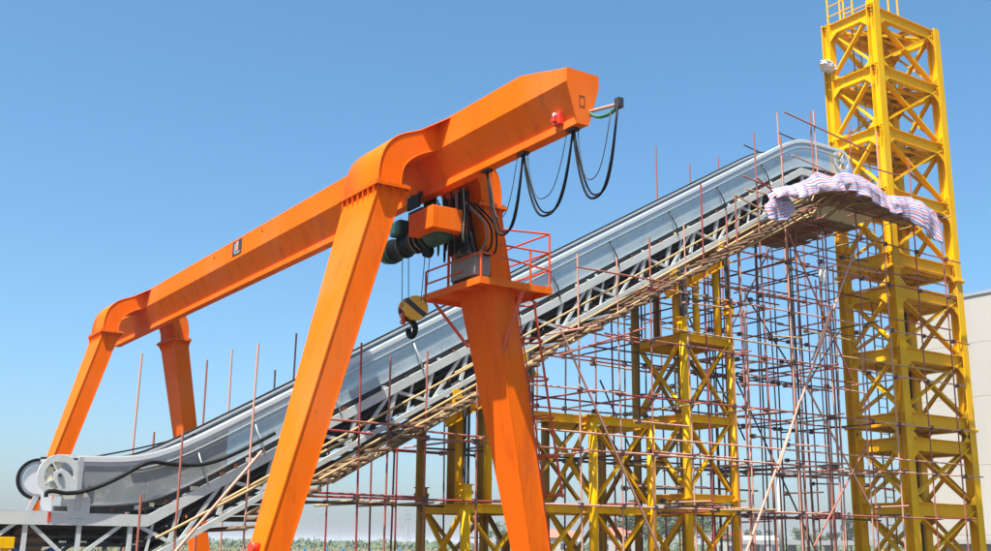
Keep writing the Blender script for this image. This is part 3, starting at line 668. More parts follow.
# the tall tower at the upper end
TE, TD, TWE, TWD = 31.5, 22.5, 3.5, 2.0
LV = [20.5, 18.27, 15.97, 13.69, 11.41, 10.3, 8.16, 6.0, 5.19, 3.1, .95]
tt, cs = tower('lattice_tower', TE, TD, TWE, TWD, LV, 'tallest yellow lattice tower of H beams at the top end of the escalator', True)
braces(tt, cs, [(LV[i], LV[i + 1]) for i in (0, 1, 2, 3, 5, 6, 8, 9)], True)
for z in (10.86, 5.6):                     # bolted splices between tower sections
    for (x, y) in cs:
        sp = MB().box((x - .24, y - .24, z - .03), (x + .24, y + .24, z - .002)); sp.box((x - .24, y - .24, z + .002), (x + .24, y + .24, z + .03)); s_ = sp.build('splice_flange', 'yellow', tt)
        for sx in (-1, 1):
            for sy in (-1, 1): rod('bolt', (x + sx * .2, y + sy * .2, z - .07), (x + sx * .2, y + sy * .2, z + .07), .022, 'yellow', s_, 6)
for i, z in enumerate(LV):                 # inner floor members seen from below
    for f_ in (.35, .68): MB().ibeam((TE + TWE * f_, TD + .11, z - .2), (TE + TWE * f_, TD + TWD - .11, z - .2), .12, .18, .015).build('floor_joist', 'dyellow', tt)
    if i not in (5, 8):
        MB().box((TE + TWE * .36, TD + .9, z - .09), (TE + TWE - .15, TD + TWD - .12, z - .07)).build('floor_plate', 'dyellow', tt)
    for f_ in (.3, .6, .85):
        MB().bar((TE + .2, TD + TWD * f_, z - .3), (TE + TWE - .2, TD + TWD * f_ * .9, z - .3), .08, .08).build('floor_angle', 'yellow', tt)
for i, z in enumerate(LV):
    for (x, y) in cs:
        sx = 1 if x < TE + 1 else -1; sy = 1 if y < TD + 1 else -1; yo = y - sy * .183; xo = x - sx * .182
        zz = z - .42
        for dn in ((-1,) if i == 0 else (-1, 1)):
            zb = zz if dn < 0 else z; h = .34 * dn; e0, e1 = sorted((x + sx * .17, x + sx * .55)); 
            MB().add([(x + sx * .1, yo + sy * .06, zb), (x + sx * .52, yo + sy * .06, zb), (x + sx * .1, yo + sy * .06, zb + h), (x + sx * .1, yo + sy * .075, zb), (x + sx * .52, yo + sy * .075, zb), (x + sx * .1, yo + sy * .075, zb + h)], [(0, 1, 2), (3, 5, 4), (0, 3, 4, 1), (1, 4, 5, 2), (2, 5, 3, 0)]).build('gusset_plate', 'yellow', tt)
            MB().add([(xo + sx * .06, y + sy * .1, zb), (xo + sx * .06, y + sy * .5, zb), (xo + sx * .06, y + sy * .1, zb + h), (xo + sx * .075, y + sy * .1, zb), (xo + sx * .075, y + sy * .5, zb), (xo + sx * .075, y + sy * .1, zb + h)], [(0, 1, 2), (3, 5, 4), (0, 3, 4, 1), (1, 4, 5, 2), (2, 5, 3, 0)]).build('gusset_plate', 'yellow', tt)
    MB().bar((TE + .2, TD + .2, z - .36), (TE + TWE - .2, TD + TWD - .2, z - .36), .09, .09).build('plan_brace', 'dyellow', tt)
    MB().bar((TE + TWE - .2, TD + .2, z - .26), (TE + .2, TD + TWD - .2, z - .26), .09, .09).build('plan_brace', 'yellow', tt)
for i in range(len(LV) - 1):                 # bolt rows on the tall tower columns
    for (x, y) in cs[:2] + cs[3:]:
        for dz in (-.08, -.2, -.34): rod('bolt', (x - .19, y - .05, LV[i] + dz), (x - .165, y - .05, LV[i] + dz), .03, 'yellow', tt, 6)
ladder_in(tt, TE + .35, TD + 1.2, .1, 20.6, 'dyellow', .45)
rod('drain_pipe', (TE + TWE - .55, TD + TWD - .25, .1), (TE + TWE - .55, TD + TWD - .25, 11.2), .06, 'dark', tt)
for x, y in ((TE + .05, TD + .9), (TE + .05, TD + TWD), (TE + .05, TD + 1.45), (TE + 1.0, TD + .05), (TE + 1.0, TD + TWD), (TE + 2.2, TD + .5), (TE + 2.6, TD + TWD)):
    rod('top_rail_post', (x, y, 20.5), (x, y, 21.9), .035, 'yellow', tt)
for p, q in (((TE + .05, TD + .9, 21.3), (TE + .05, TD + TWD, 21.3)), ((TE + .05, TD + .9, 20.9), (TE + .05, TD + TWD, 20.9)), ((TE + 1, TD + .05, 21.3), (TE + 1, TD + TWD, 21.3)), ((TE + 2.2, TD + .5, 20.95), (TE + 2.6, TD + TWD, 20.95))): rod('top_rail', p, q, .025, 'yellow', tt)
MB().box((TE - .15, TD - .17, 20.565), (TE + .17, TD + .17, 20.75)).build('column_cap', 'yellow', tt)
# rag tied to the tower
rg = MB(); rp_ = at(835, 68, 1, TD + TWD - .2)
import mathutils
bmx = bmesh.new(); bmesh.ops.create_icosphere(bmx, subdivisions=3, radius=1)
for v in bmx.verts:
    nz = mathutils.noise.noise(v.co * 2.3) * .5 + mathutils.noise.noise(v.co * 6) * .2
    v.co = Vector((v.co.x * .33, v.co.y * .25, v.co.z * .2)) * (1 + nz) + Vector((0, 0, -.12 * v.co.x))
me = bpy.data.meshes.new('rag'); bmx.to_mesh(me); bmx.free(); me.materials.append(M['white'])
ro = bpy.data.objects.new('rag', me); col.objects.link(ro); ro.location = (TE - .22, TD + TWD - .1, rp_.z); tag(ro, 'white rag tied round the left column of the tall yellow tower', 'rag')

def jack(t, x, y, z, m_='yellow', h=.42):
    j = MB(); j.box((x - .15, y - .15, z), (x + .15, y + .15, z + .03)); j.box((x - .11, y - .11, z + .03), (x + .11, y + .11, z + h)); j.tube((x - .2, y, z + h * .6), (x + .2, y, z + h * .6), .05, 10); j.box((x - .16, y - .14, z + h), (x + .16, y + .14, z + h + .025))
    return j.build('jack', m_, t, .01)
trussbot = lambda e: hr(e) - 2.06
def head(t, e0, we, d0, wd, top, inner=True, posts=(.0, 1.85)):
    # jacks and posts between the tower deck and inclined bolsters under the truss
    for j, y in enumerate((d0 + .12, d0 + wd - .25)):
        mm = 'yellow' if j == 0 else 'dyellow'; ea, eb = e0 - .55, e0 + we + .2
        za, zb = trussbot(ea) - .60, trussbot(eb) - .60
        MB().ibeam((ea, y, za), (eb, y, zb), .26, .30, .03, .02).build('bolster', mm, t)
        for k in range(4):
            f_ = .15 + .23 * k; q = Vector((ea, y, za)).lerp(Vector((eb, y, zb)), f_); MB().box((q.x - .01, y - .125, q.z - .13), (q.x + .01, y + .125, q.z + .13)).build('stiffener', mm, t)
        for e in (e0 - .15 + (.0 if j else .1), e0 + we * .35 + .1, e0 + we * .86):
            zz = trussbot(e) - .74
            if zz > top + .1: MB().tube((e, y + .1, top), (e, y + .1, zz), .105, 12).build('post', mm, t)
        for e in (ea + .3, eb - .3): MB().box((e - .12, y - .1, trussbot(e) - .44), (e + .12, y + .1, trussbot(e) - .0)).build('packer', mm, t)
    for i, (x, y) in enumerate(((e0, d0), (e0 + we, d0), (e0 + we, d0 + wd), (e0, d0 + wd))):
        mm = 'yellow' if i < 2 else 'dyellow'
        if i == 1 or i == 2: MB().tube((x, y, top), (x, y, top + .72), .1, 12).build('post', mm, t); jack(t, x, y, top + .72, mm); zz = top + 1.17
        else: jack(t, x, y, top, mm); zz = top + .45
        e_ = min(max(x, e0), e0 + we); z1 = trussbot(e_) - .03
        if z1 > zz + .1: rod('jack_screw', (x - .05, y, zz), (x - .05, y, z1), .045, 'dark', t); rod('jack_screw', (x + .06, y, zz), (x + .06, y, z1), .035, 'dark', t)
    d_ = MB()
    for k in range(6): d_.box((e0 + .1, d0 + .25 + k * (wd - .5) / 6, top - .06), (e0 + we - .1, d0 + .25 + (k + .8) * (wd - .5) / 6, top - .03))
    d_.build('deck', 'dyellow', t)
# middle support
t1, c1 = tower('support_tower', 21.72, 22.5, 1.84, 2.05, [7.50, 5.23, 3.05, 2.72, .6], 'tall middle yellow support tower with jacks and posts on top', False, .12)
braces(t1, c1, [(7.5, 5.23), (5.23, 3.05), (2.72, .6)], False)
head(t1, 21.72, 1.84, 22.5, 2.05, 7.50); ladder_in(t1, 22.5, 23.7, .1, 7.5)
for z, s_ in ((2.9, 1),):
    for (x, y) in c1: MB().box((x - .2, y - .2, z - .02), (x + .2, y + .2, z + .02)).build('splice_flange', 'yellow', t1)
for p, q in (((21.5, 24.0, 7.5), (21.5, 24.0, 8.55)), ((21.5, 23.3, 7.5), (21.5, 23.3, 8.55)), ((21.5, 23.3, 8.55), (21.5, 24.0, 8.55))): rod('handhold', p, q, .025, 'dark', t1)
# lower middle support
t2, c2 = tower('support_tower', 18.39, 22.5, 2.0, 2.05, [4.93, 2.66, .5], 'shorter yellow support tower between the orange leg and the middle tower', False, .12)
braces(t2, c2, [(4.93, 2.66), (2.66, .5)], False); ladder_in(t2, 19.2, 23.6, .1, 4.9)
for (x, y) in c2: MB().box((x - .17, y - .17, 4.915), (x + .17, y + .17, 4.95)).build('cap_plate', 'yellow', t2)
MB().ibeam((15.95, 22.72, 4.83), (18.2, 22.72, 4.83), .14, .22).build('beam', 'yellow', t2)
MB().ibeam((15.95, 22.72, 2.55), (18.2, 22.72, 2.55), .14, .22).build('beam', 'yellow', t2)
xface(t2, (16.2, 22.72, 0), (18.3, 22.72, 0), 2.66, 4.93, (0, 1, 0), .13, 'dyellow'); xface(t2, (16.2, 22.72, 0), (18.3, 22.72, 0), .5, 2.66, (0, 1, 0), .13, 'yellow')
# left support, partly behind the orange leg
t3, c3 = tower('support_tower', 14.5, 22.5, 1.9, 2.05, [2.58, .5], 'lowest yellow support tower half hidden behind the right orange crane leg', False, .12)
braces(t3, c3, [(2.58, .5)], False); head(t3, 14.5, 1.9, 22.5, 2.05, 2.58); ladder_in(t3, 15.3, 23.6, .1, 2.5)

# ================================================================== SCAFFOLD
SN, SF = 21.9, 25.2
sc = thing('scaffold', (20, 23.5, 0), 'dense scaffold of rusty red tubes around and under the escalator', 'scaffold')
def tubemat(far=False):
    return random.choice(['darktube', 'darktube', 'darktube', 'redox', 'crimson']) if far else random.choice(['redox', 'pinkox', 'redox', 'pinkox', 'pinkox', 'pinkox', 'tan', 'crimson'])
RT = .0245
near_poles = [(6.65, 2.5, 'redox'), (7.4, 3.81, 'redox'), (8.85, 5.71, 'pinkox'), (11.29, 5.98, 'crimson'), (12.04, 5.76, 'redox'), (13.01, 5.98, 'redox'), (14.35, 5.5, 'redox'), (15.6, 7.1, 'pinkox'), (17.47, 9.01, 'pinkox'), (18.82, 9.13, 'pinkox'),
    (19.93, 9.86, 'redox'), (21.32, 10.46, 'pinkox'), (22.0, 11.79, 'crimson'), (22.96, 11.13, 'redox'), (23.38, 11.73, 'redox'), (24.31, 13.89, 'redox'), (25.58, 14.05, 'redox'), (25.5, 13.4, 'pinkox'), (27.15, 15.28, 'pinkox'), (27.02, 15.2, 'redox'), (28.99, 15.2, 'redox'), (30.31, 15.31, 'pinkox'), (31.98, 14.7, 'redox'), (33.6, 12.9, 'redox')]
far_poles = [(7.41, 5.79, 'pinkox'), (7.85, 4.03, 'redox'), (8.92, 5.78, 'redox'), (9.54, 6.09, 'pinkox'), (11.18, 6.69, 'redox'), (10.66, 5.71, 'darktube'), (23.33, 14.21, 'redox'), (24.87, 13.95, 'redox'), (26.14, 14.47, 'redox'), (29.27, 16.79, 'pinkox')]
for e in (12.2, 13.4, 14.1, 15.5, 16.6, 17.7, 18.6, 19.6, 20.7, 21.9, 22.7, 24.1, 25.5, 25.75, 26.9, 28.4, 28.65, 30.2):
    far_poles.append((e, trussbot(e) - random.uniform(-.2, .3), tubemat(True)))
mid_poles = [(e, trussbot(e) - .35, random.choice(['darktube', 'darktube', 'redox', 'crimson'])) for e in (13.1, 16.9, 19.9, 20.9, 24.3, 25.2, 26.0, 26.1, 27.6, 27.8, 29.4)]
POLES = []
for lst, y in ((near_poles, SN), (far_poles, SF), (mid_poles, 23.5)):
    for e, z, mt in lst:
        dx, dy = random.uniform(-.012, .012) * z, random.uniform(-.05, .05)
        rod('standard', (e - dx, y + dy, 0), (e + random.uniform(-.02, .02), y + dy, z), RT, mt, sc)
        if y != 23.5: POLES.append((e, y, z))
coup = MB()
def clampbox(x, y, z): coup.box((x - .05, y - .055, z - .06), (x + .05, y + .065, z + .06))
lifts = [1.1, 2.6, 3.97, 5.46, 6.97, 8.47, 10.0, 11.35]
for i, z in enumerate(lifts):
    e0 = 10.17 + (z + 2.55 - 5.01) / .5655 - random.uniform(.8, 1.6); e0 = max(6.3, e0)
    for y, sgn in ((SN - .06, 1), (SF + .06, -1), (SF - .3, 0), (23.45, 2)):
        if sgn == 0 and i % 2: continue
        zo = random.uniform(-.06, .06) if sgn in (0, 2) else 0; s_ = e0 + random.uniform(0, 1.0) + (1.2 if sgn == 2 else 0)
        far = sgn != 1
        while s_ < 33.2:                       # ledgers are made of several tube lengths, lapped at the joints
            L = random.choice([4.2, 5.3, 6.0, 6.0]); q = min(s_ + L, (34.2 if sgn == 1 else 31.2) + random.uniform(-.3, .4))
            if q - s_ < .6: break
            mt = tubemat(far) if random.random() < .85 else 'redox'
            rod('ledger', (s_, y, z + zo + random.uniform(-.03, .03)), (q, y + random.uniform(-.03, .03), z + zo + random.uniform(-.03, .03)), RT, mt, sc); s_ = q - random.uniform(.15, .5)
            if q > (33.0 if sgn == 1 else 30.5): break
    # half-height ledgers on some lifts
    if i in (2, 4, 5, 6): rod('ledger', (max(e0, 13) + 3, SN - .05, z + .42), (33.5, SN - .06, z + .38), RT, tubemat(), sc)
    for (e, y, zt_) in POLES:
        if zt_ > z and e > e0: clampbox(e, y - (.04 if y == SN else -.04), z)
    for e, zt_, _ in near_poles:
        if zt_ > z + .1 and e > e0 and e > 9:
            dz = random.choice([.07, -.07]); ov = random.uniform(.15, .5)
            if random.random() < .72 and not (e > 31): rod('transom', (e + .06, SN - ov, z + dz), (e + .06, SF + random.uniform(.1, .5), z + dz + random.uniform(-.03, .03)), RT, tubemat(random.random() < .55), sc)
# upper ledgers round the landing
for (u0, v0, u1, v1, y, mt) in ((784, 112, 870, 152, 21.85, 'redox'), (743, 176, 800, 200, 21.85, 'redox'), (792, 155, 862, 186, 21.7, 'pinkox'), (744, 145, 765, 155, 25.2, 'darktube'), (779, 133, 812, 147, 25.2, 'darktube'), (757, 178, 792, 207, 21.8, 'crimson'),
    (745, 189, 775, 196, 21.8, 'pinkox'), (735, 195, 768, 213, 21.85, 'pinkox'), (800, 212, 828, 205, 21.4, 'redox'), (862, 165, 900, 176, 21.6, 'redox'), (870, 193, 915, 205, 21.3, 'pinkox'),
    (306, 492, 416, 497, 21.85, 'crimson'), (328, 419, 420, 427, 21.8, 'redox'), (322, 429, 373, 434, 21.8, 'crimson'), (425, 431, 490, 438, 21.8, 'redox'), (555, 325, 640, 343, 21.8, 'redox'),
    (577, 267, 700, 288, 21.85, 'redox'), (560, 355, 645, 328, 21.7, 'redox'), (545, 335, 600, 325, 21.75, 'pinkox')):
    rod('ledger', at(u0, v0, 1, y), at(u1, v1, 1, y), RT, mt, sc)
# diagonal braces
for (u0, v0, u1, v1, y, mt, r) in ((745, 556, 861, 232, 21.75, 'pinkox', .036), (560, 328, 662, 556, 21.75, 'pinkox', .03), (174, 553, 262, 451, 21.75, 'pinkox', .032), (775, 238, 729, 332, 25.3, 'darktube', .028), (747, 297, 800, 382, 25.3, 'darktube', .028),
    (736, 380, 815, 549, 25.1, 'darktube', .028), (786, 228, 852, 380, 21.8, 'redox', .028), (803, 380, 870, 505, 21.8, 'pinkox', .03), (814, 546, 866, 446, 21.8, 'redox', .028), (833, 305, 812, 360, 21.7, 'darktube', .03), (778, 470, 800, 400, 21.72, 'pinkox', .03),
    (808, 383, 858, 300, 25.3, 'darktube', .028), (680, 298, 745, 440, 25.3, 'darktube', .028), (640, 470, 600, 380, 25.3, 'darktube', .026)):
    rod('brace', at(u0, v0, 1, y), at(u1, v1, 1, y), r, mt, sc)
rx = random.Random(21)                      # odd extra tubes that make the tangle under the landing
for k in range(16):
    e = rx.uniform(23.8, 31.0); y = rx.choice([22.1, 22.6, 23.9, 24.6]); z = min(trussbot(e) - .3, 12.2); rod('standard', (e + rx.uniform(-.25, .25), y, 0), (e, y + rx.uniform(-.1, .1), z * rx.uniform(.75, 1)), RT, rx.choice(['pinkox', 'redox', 'pinkox', 'darktube']), sc)
for k in range(46):
    e = rx.uniform(19.0, 30.0); z = rx.uniform(2.2, min(11.4, trussbot(e) - .7)); y = rx.choice([SN - .08, SN + .08, 22.6, SF]); L = rx.uniform(1.0, 3.4); rod('ledger', (e, y, z), (e + L, y + rx.uniform(-.15, .15), z + rx.uniform(-.12, .12)), RT, rx.choice(['pinkox', 'redox', 'pinkox', 'tan', 'darktube']), sc)
    clampbox(e + .15, y, z)
cp = coup.build('coupler', 'darktube', sc); tag(cp, kind='stuff')
# pole rails of bamboo alongside the truss
for a, b, off, y, r in ((8.2, 14.6, -1.55, 21.95, .028), (13.8, 21.0, -1.52, 21.97, .028), (20.3, 26.2, -1.55, 21.95, .028), (8.8, 15.4, -2.02, 21.93, .03), (14.7, 20.8, -2.03, 21.95, .03), (20.0, 27.0, -2.0, 21.93, .03), (7.0, 11.2, -1.72, 21.88, .028), (10.4, 16.2, -2.25, 21.9, .03), (15.5, 22.2, -2.28, 21.92, .03)):
    rod('bamboo_rail', (a, y, hr(a) + off + random.uniform(-.06, .06)), (b, y, hr(b) + off + random.uniform(-.06, .06)), r, 'tan', sc)
# sloping walkway below the truss: cross logs with long split poles on top and under
e = 8.7
while e < 27.0:
    z = hr(e) - 2.30 + random.uniform(-.05, .05); r = random.uniform(.035, .065); y0 = 21.55 + random.uniform(-.25, .2)
    rod('cross_log', (e, y0, z), (e + random.uniform(-.06, .12), y0 + random.uniform(2.2, 3.4), z + random.uniform(-.05, .05)), r, random.choice(['log', 'log', 'plank']), sc); e += random.uniform(.15, .30)
for k in range(24):
    a = 8.6 + random.uniform(0, 15.0); b = min(a + random.uniform(2.5, 5.5), 27.2); y = 21.6 + random.uniform(0, 1.6); o_ = random.choice([-2.21, -2.40, -2.44])
    rod('walkway_pole', (a, y, hr(a) + o_ + random.uniform(-.03, .03)), (b, y + random.uniform(-.2, .2), hr(b) + o_ + random.uniform(-.03, .03)), random.uniform(.028, .045), random.choice(['tan', 'log', 'log', 'plank']), sc)
# two plank decks at the upper landing
def deck(e0, e1, d0, d1, z, n):
    for k in range(n):
        y = d0 + (d1 - d0) * k / n; zz = z + random.uniform(-.012, .012)
        MB().box((e0 + random.uniform(-.35, .2), y + .006, zz), (e1 + random.uniform(-.3, .3), y + (d1 - d0) / n - .01, zz + .045)).build('plank', 'plank', sc)
    for k in range(int((e1 - e0) / .9) + 1): rod('transom', (e0 + .2 + k * .9, d0 - .25, z - .045), (e0 + .2 + k * .9, d1 + .3, z - .045), RT, random.choice(['tan', 'redox', 'log']), sc)
deck(26.4, 32.0, 20.75, 22.2, 12.32, 7); deck(26.2, 28.3, 21.4, 24.6, 11.45, 11)
for k in range(16):                         # loose ends of poles sticking out around the landing
    e = random.uniform(26, 28); q = Vector((e, 21.3 + random.uniform(0, .5), random.uniform(11.4, 12.2))); rod('loose_pole', q, q + Vector((random.uniform(.4, 1.2), random.uniform(-.3, .3), random.uniform(.3, 1.0))), .025, 'tan', sc)
for k in range(5):
    e = 29.6 + .4 * k; rod('loose_pole', (e, 20.6, 12.25 - .04 * k), (e + 1.5, 21.3, 12.15 - .04 * k), .022, 'tan', sc)

# ------------------------------------------------------------------ striped tarpaulins
def sheet(name, tops, bots, yt, yb_, label, seed, amp=.07):
    rnd = random.Random(seed); tops, bots = spline(tops, 12), spline(bots, 12); nu, nv = len(tops), 20; vs = []; uvs = []
    for i in range(nu):
        a = at(*tops[i], 1, yt); b = at(*bots[i], 1, yb_)
        for j in range(nv):
            t = j / (nv - 1); q = a.lerp(b, t); q.y -= .08 * math.sin(math.pi * t)
            fold = mathutils.noise.noise(Vector((q.x * 3.4 + seed, t * .5, 0))); nz = mathutils.noise.noise(Vector((q.x * 1.3 + seed, t * 1.6, 4)))
            n2 = mathutils.noise.noise(Vector((q.x * 8 + seed, t * 1.5, 7)))
            cr = abs(mathutils.noise.noise(Vector((q.x * 1.5 + t * 1.2 + seed, t * 1.6 - q.x * .6, 9)))) + .5 * abs(mathutils.noise.noise(Vector((q.x * 3.4 - t * 2 + seed, t * 2.4, 2))))
            q.y += amp * (cr * .8 - .25 + nz * 1.2 + (fold * 2.2 + n2 * .5) * (.35 + t)); q.z += amp * (nz * 1.2 - abs(fold) * t * .8 + cr * .15); vs.append(q); uvs.append((i / (nu - 1) * len(tops) * .06, t + .10 * nz + .08 * fold + .16 * math.sin(i * .11 + seed) + .05 * cr))
    fs = [(i * nv + j, (i + 1) * nv + j, (i + 1) * nv + j + 1, i * nv + j + 1) for i in range(nu - 1) for j in range(nv - 1)]
    own = vs[0].copy(); me = bpy.data.meshes.new(name); me.from_pydata([v - own for v in vs], [], fs); me.materials.append(M['tarp'])
    uvl = me.uv_layers.new()
    for lp in me.loops: uvl.data[lp.index].uv = uvs[lp.vertex_index]
    me.polygons.foreach_set('use_smooth', [True] * len(fs))
    o = bpy.data.objects.new(name, me); col.objects.link(o); o.location = own
    sd_ = o.modifiers.new('thickness', 'SOLIDIFY'); sd_.thickness = .012
    return tag(o, label, 'tarpaulin', 'striped tarpaulins on the upper scaffold deck')
sheet('tarpaulin', [(772, 189), (790, 186), (808, 178), (818, 173), (830, 177), (845, 172), (862, 178), (878, 187), (886, 196)], [(780, 197), (792, 196), (806, 197), (818, 193), (832, 192), (848, 191), (862, 196), (876, 204), (888, 210)], 20.72, 20.45,
      'long striped red white and blue tarpaulin bunched along the upper scaffold edge', 1, .09)
sheet('tarpaulin', [(768, 195), (776, 190), (785, 191), (791, 197)], [(764, 213), (773, 220), (785, 222), (793, 211)], 20.9, 20.6, 'small crumpled tarpaulin bundle hanging left of the upper landing', 5, .10)
sheet('tarpaulin', [(884, 197), (894, 196), (906, 197), (918, 201), (928, 207), (935, 213), (938, 220)], [(885, 211), (892, 214), (900, 213), (910, 217), (920, 226), (930, 236), (941, 244)], 20.7, 20.4,
      'striped tarpaulin draped over the scaffold end in front of the tall yellow tower', 9, .08)
# white bag on a scaffold tube
bmx = bmesh.new(); bmesh.ops.create_icosphere(bmx, subdivisions=3, radius=1)
for v in bmx.verts: v.co = Vector((v.co.x * .13, v.co.y * .13, v.co.z * (.34 if v.co.z < 0 else .28))) * (1 + .3 * mathutils.noise.noise(v.co * 2.5))
me = bpy.data.meshes.new('plastic_bag'); bmx.to_mesh(me); bmx.free(); me.materials.append(M['white'])
bo = bpy.data.objects.new('plastic_bag', me); col.objects.link(bo); bo.location = at(822.5, 273, 1, SN - .1); tag(bo, 'white plastic bag hanging from a scaffold tube below the landing', 'bag')

# ================================================================== FAR BACKGROUND
# big pale cladded hall on the right
WX, WY0, WY1, WZ = 50., 6., 34.6, 13.95
hall = thing('factory_hall', (70, 20, 0), 'pale cladded factory hall behind the tall yellow tower at the right edge', 'building')
MB().box((WX + .08, WY0, 0), (WX + 45, WY1 - .08, WZ - .1)).build('wall', 'cladding', hall)
zs = [0.02, 2.35, 5.65, 8.95, 11.6, WZ]
for i in range(5):
    y = WY0
    while y < WY1 - .1:
        y2 = min(y + 5.72, WY1); MB().box((WX, y + .003, zs[i] + .006), (WX + .08, y2 - .003, zs[i + 1] - .006)).build('panel', 'cladding', hall); y = y2
MB().box((WX - .06, WY0, WZ), (WX + 45, WY1 + .06, WZ + .16)).build('parapet_cap', 'galv', hall)
sh = thing('lean_to_shed', (47, 29, 0), 'low grey corrugated shed against the pale hall at the right edge', 'shed')
MB().box((46, 20, 0), (49.9, 31.3, 1.9)).build('wall', 'concrete', sh)
rf = MB()
for k in range(57): rf.box((45.8, 20 + .2 * k, 2.02), (49.95, 20.1 + .2 * k, 2.07))
rf.box((45.8, 20, 1.9), (49.95, 31.4, 2.02)); rf.build('roof', 'shedroof', sh)

def polar(u, dist, z=0):                  # ground position on the bearing of a picture column
    r = ray(u, 546); d = Vector((r[0], r[1], 0)).normalized(); return Vector((d.x * dist, d.y * dist, z))
def leaves(mb, c, rx, rz, n, size, rnd):
    for _ in range(n):
        while True:
            q = Vector((rnd.uniform(-1, 1), rnd.uniform(-1, 1), rnd.uniform(-1, 1)))
            if .15 < q.length < 1: break
        q = Vector((q.x * rx, q.y * rx, q.z * rz)) + c; a = Vector((rnd.uniform(-1, 1), rnd.uniform(-1, 1), rnd.uniform(-1, 1))).normalized(); b = a.orthogonal().normalized(); s_ = size * rnd.uniform(.5, 1.2)
        mb.add([q - a * s_, q + b * s_ * .6, q + a * s_, q - b * s_ * .6], [(0, 1, 2, 3)])
def treemesh(seed, h, rx, poplar=False):
    rnd = random.Random(seed); tk = MB(); tk.tube((0, 0, 0), (0, 0, h * .55), h * .025, 8, h * .012); cr = MB()
    if poplar: leaves(cr, Vector((0, 0, h * .58)), rx * .35, h * .42, 500, h * .035, rnd)
    else:
        for k in range(11):
            a = rnd.uniform(0, 6.28); rr = rnd.uniform(.1, .7) * rx; c = Vector((math.cos(a) * rr, math.sin(a) * rr, h * rnd.uniform(.42, .85))); tk.tube((0, 0, h * .35), c, h * .009, 5, h * .003)
            leaves(cr, c, rx * rnd.uniform(.3, .5), h * rnd.uniform(.10, .18), 90, h * .035, rnd)
    return tk.mesh('trunk', M['bark']), cr.mesh('crown', M['leaf'])
kinds = [treemesh(1, 10, 4.2), treemesh(2, 9, 4.6), treemesh(3, 11, 3.8), treemesh(4, 13, 4, True)]
def tree(u, dist, k, s_, label):
    t = thing('tree', polar(u, dist), label, 'tree', 'far trees on the horizon')
    for nm, me in zip(('trunk', 'crown'), kinds[k]):
        o = bpy.data.objects.new(nm, me); col.objects.link(o); o.parent = t; o.scale = (s_ * 1.45,) * 3; o.rotation_euler.z = u
for u, dist, k, s_, lb_ in ((851, 330, 3, .62, 'tall narrow poplar just left of the tall yellow tower'), (845, 335, 3, .52, 'shorter narrow poplar left of the tall poplar'), (832, 340, 0, .5, 'round tree left of the poplars above the overpass'), (817, 350, 1, .62, 'broad tree above the overpass right of the pale mast'), (803, 345, 2, .55, 'tree close to the right of the pale mast'),
    (768, 360, 1, .6, 'tree left of the pale mast above the white shed'), (752, 350, 0, .55, 'tree beside the right edge of the middle yellow tower'), (716, 300, 1, .75, 'tree seen between the braces at the right of the middle tower'), (702, 310, 2, .8, 'tree seen through the middle of the middle yellow tower'), (668, 290, 0, .85, 'tree in the gap between the two middle yellow towers'), (655, 300, 1, .8, 'tree touching the right column of the shorter yellow tower'), (633, 300, 2, .82, 'leafy tree seen through the right half of the shorter tower'), (620, 310, 0, .7, 'tree seen at the middle of the shorter tower braces'), (497, 170, 1, .42, 'dry bushy tree right behind the right orange leg')):
    tree(u, dist, k, s_, lb_)
# continuous low belt of scrub and far woods
rnd = random.Random(11); bl = MB()
for u in range(-60, 1080, 3):
    dist = rnd.uniform(380, 620); hgt = (1.2 + 1.6 * rnd.random() + (5.0 if 560 < u < 900 else .6) * rnd.random() * max(.2, math.sin(u * .05) * .5 + .6)) * dist / 400
    leaves(bl, polar(u + rnd.uniform(-2, 2), dist, hgt * .5), 4.5, hgt * .6, 46, 1.1, rnd)
b_ = bl.build('tree_belt', 'leaf'); tag(b_, 'low belt of far green scrub and woods along the horizon', 'trees', kind='stuff')
bl = MB()
for u in range(-60, 1080, 4): leaves(bl, polar(u + rnd.uniform(-2, 2), rnd.uniform(200, 360), .3), 4.0, .6, 40, .3, rnd)
b_ = bl.build('dry_grass', 'leaf_dry'); tag(b_, 'dry tall grass and weeds in the field below the horizon', 'grass', kind='stuff')

def house(u, dist, wd, dp, h, label, roof='roofred', nwin=3, rot=0.):
    p = polar(u, dist); t = thing('house', p, label, 'house', 'far houses'); t.rotation_euler.z = rot
    def put(mb, nm, m_, par=t):
        o = bpy.data.objects.new(nm, mb.mesh(nm, M[m_])); col.objects.link(o); o.parent = par; return o
    put(MB().box((-wd / 2, -dp / 2, 0), (wd / 2, dp / 2, h)), 'wall', 'housewall')
    o_ = .4; r_ = MB().add([(-wd / 2 - o_, -dp / 2 - o_, h), (wd / 2 + o_, -dp / 2 - o_, h), (wd / 2 + o_, dp / 2 + o_, h), (-wd / 2 - o_, dp / 2 + o_, h), (-wd / 2, 0, h + dp * .32), (wd / 2, 0, h + dp * .32)], [(0, 1, 5, 4), (2, 3, 4, 5), (1, 2, 5), (3, 0, 4), (0, 3, 2, 1)]); put(r_, 'roof', roof)
    for k in range(nwin):
        x = -wd / 2 + (k + .5) * wd / nwin
        for z in ([1.0] if h < 4 else [1.0, 3.9]): put(MB().box((x - .55, -dp / 2 - .04, z), (x + .55, -dp / 2 - .003, z + 1.4)), 'window', 'houseglass')
house(552, 260, 7, 6, 3.6, 'small white house with red roof left in the shorter yellow tower', rot=-.6); house(562, 275, 6, 6, 3.4, 'small red roofed house right of the other one in the shorter yellow tower', rot=-.5, nwin=2)
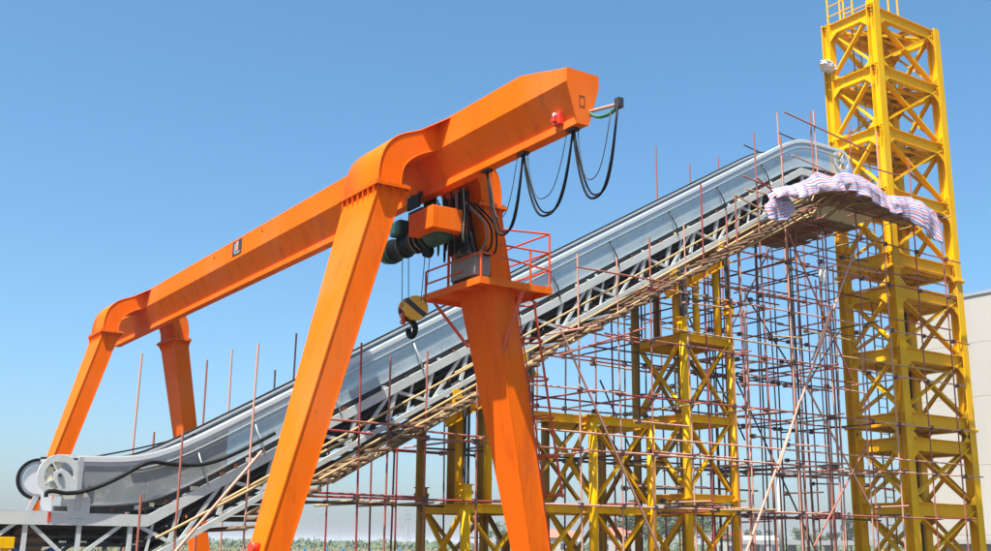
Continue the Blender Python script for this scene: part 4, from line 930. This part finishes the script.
house(615, 300, 9, 7, 4.4, 'far house with red roof seen between shorter tower columns', rot=-.5); house(760, 320, 9, 6, 3.2, 'low white building left of the pale mast', 'shedroof', rot=-.6); house(728, 330, 8, 6, 4.4, 'far house with red roof at the right column of the middle tower', rot=-.6)
# overpass
ov = thing('overpass', polar(800, 240), 'grey road overpass on piers crossing low behind the scaffold', 'overpass')
a, b = polar(738, 240), polar(885, 240); hz = 2.7
MB().bar((a.x, a.y, hz), (b.x, b.y, hz), 7, .5).build('deck', 'concrete', ov); d_ = (b - a).normalized(); n_ = Vector((-d_.y, d_.x, 0))
for s_ in (-3.45, 3.45): MB().bar(a + n_ * s_ + Vector((0, 0, hz + .46)), b + n_ * s_ + Vector((0, 0, hz + .46)), .08, .4).build('parapet', 'concrete', ov)
for k in range(4):
    q = a.lerp(b, (k + .5) / 4); MB().box((q.x - .6, q.y - .6, 0), (q.x + .6, q.y + .6, hz - .255)).build('pier', 'concrete', ov)
# pale mast
q = polar(781, 100); ms = thing('light_mast', q, 'thin pale mast standing in the distance right of the middle tower', 'mast')
h_ = 7.7; MB().tube(q, q + Vector((0, 0, h_)), .16, 10, .10).build('pole', 'housewall', ms); MB().box(q + Vector((-.5, -.12, h_)), q + Vector((.5, .12, h_ + .15))).build('lamp_head', 'galv', ms)
# lattice power pylons
def pylon(u, dist, h, label):
    q = polar(u, dist); t = thing('power_pylon', q, label, 'pylon', 'far power pylons'); m = MB(); r_ = .12
    for sx in (-1, 1):
        for sy in (-1, 1): m.bar(q + Vector((sx * h * .08, sy * h * .08, 0)), q + Vector((sx * h * .015, sy * h * .015, h)), r_, r_)
    for k in range(8):
        z0, z1 = h * k / 8, h * (k + 1) / 8; w0, w1 = h * (.08 - .065 * k / 8), h * (.08 - .065 * (k + 1) / 8)
        for sx in (-1, 1): m.bar(q + Vector((-sx * w0, -w0, z0)), q + Vector((sx * w1, -w1, z1)), r_ * .7, r_ * .7); m.bar(q + Vector((-w0, -sx * w0, z0)), q + Vector((-w1, sx * w1, z1)), r_ * .7, r_ * .7)
    m.build('lattice', 'galv', t)
    for z in (.72, .84, .96): MB().bar(q + Vector((-h * .12, 0, h * z)), q + Vector((h * .12, 0, h * z)), .2, .2).build('crossarm', 'galv', t)
pylon(407, 420, 15, 'lattice power pylon on the horizon between dark scaffold poles'); pylon(318, 700, 20, 'faint lattice pylon on the horizon just right of the front orange leg'); pylon(338, 760, 20, 'fainter second lattice pylon right of the front orange leg')
for u, wh in ((305, 'leftmost of a row of small light blue markers in the far field'), (327, 'second from left in a row of small light blue field markers'), (343, 'middle one in a row of small light blue field markers'), (370, 'second from right in a row of small light blue field markers'), (400, 'rightmost of a row of small light blue markers in the far field')):     # row of light blue markers in the field
    q = polar(u, 62); mk = thing('field_marker', q, wh, 'marker', 'blue markers in the field')
    rod('stake', q, q + Vector((0, 0, 1.2)), .02, 'bark', mk); MB().box(q + Vector((-.09, -.03, 1.2)), q + Vector((.09, .03, 1.42))).build('board', 'skyblue', mk, .01)
# ------------------------------------------------------------------ haze
hz_ = MB().box((-4100, -4100, -1), (4100, 4100, 24)).build('haze', 'white'); hz_.data.materials.clear()
hmt = bpy.data.materials.new('haze_air'); hmt.use_nodes = True; nn = hmt.node_tree.nodes; nn.remove(nn['Principled BSDF'])
pv = nn.new('ShaderNodeVolumePrincipled'); pv.inputs['Color'].default_value = (.92, .95, 1, 1); pv.inputs['Density'].default_value = .00028
hmt.node_tree.links.new(pv.outputs[0], nn['Material Output'].inputs['Volume']); hz_.data.materials.append(hmt); tag(hz_, 'thin pale haze in the air over the whole site', 'haze', kind='stuff')
print('objects', len(bpy.data.objects))
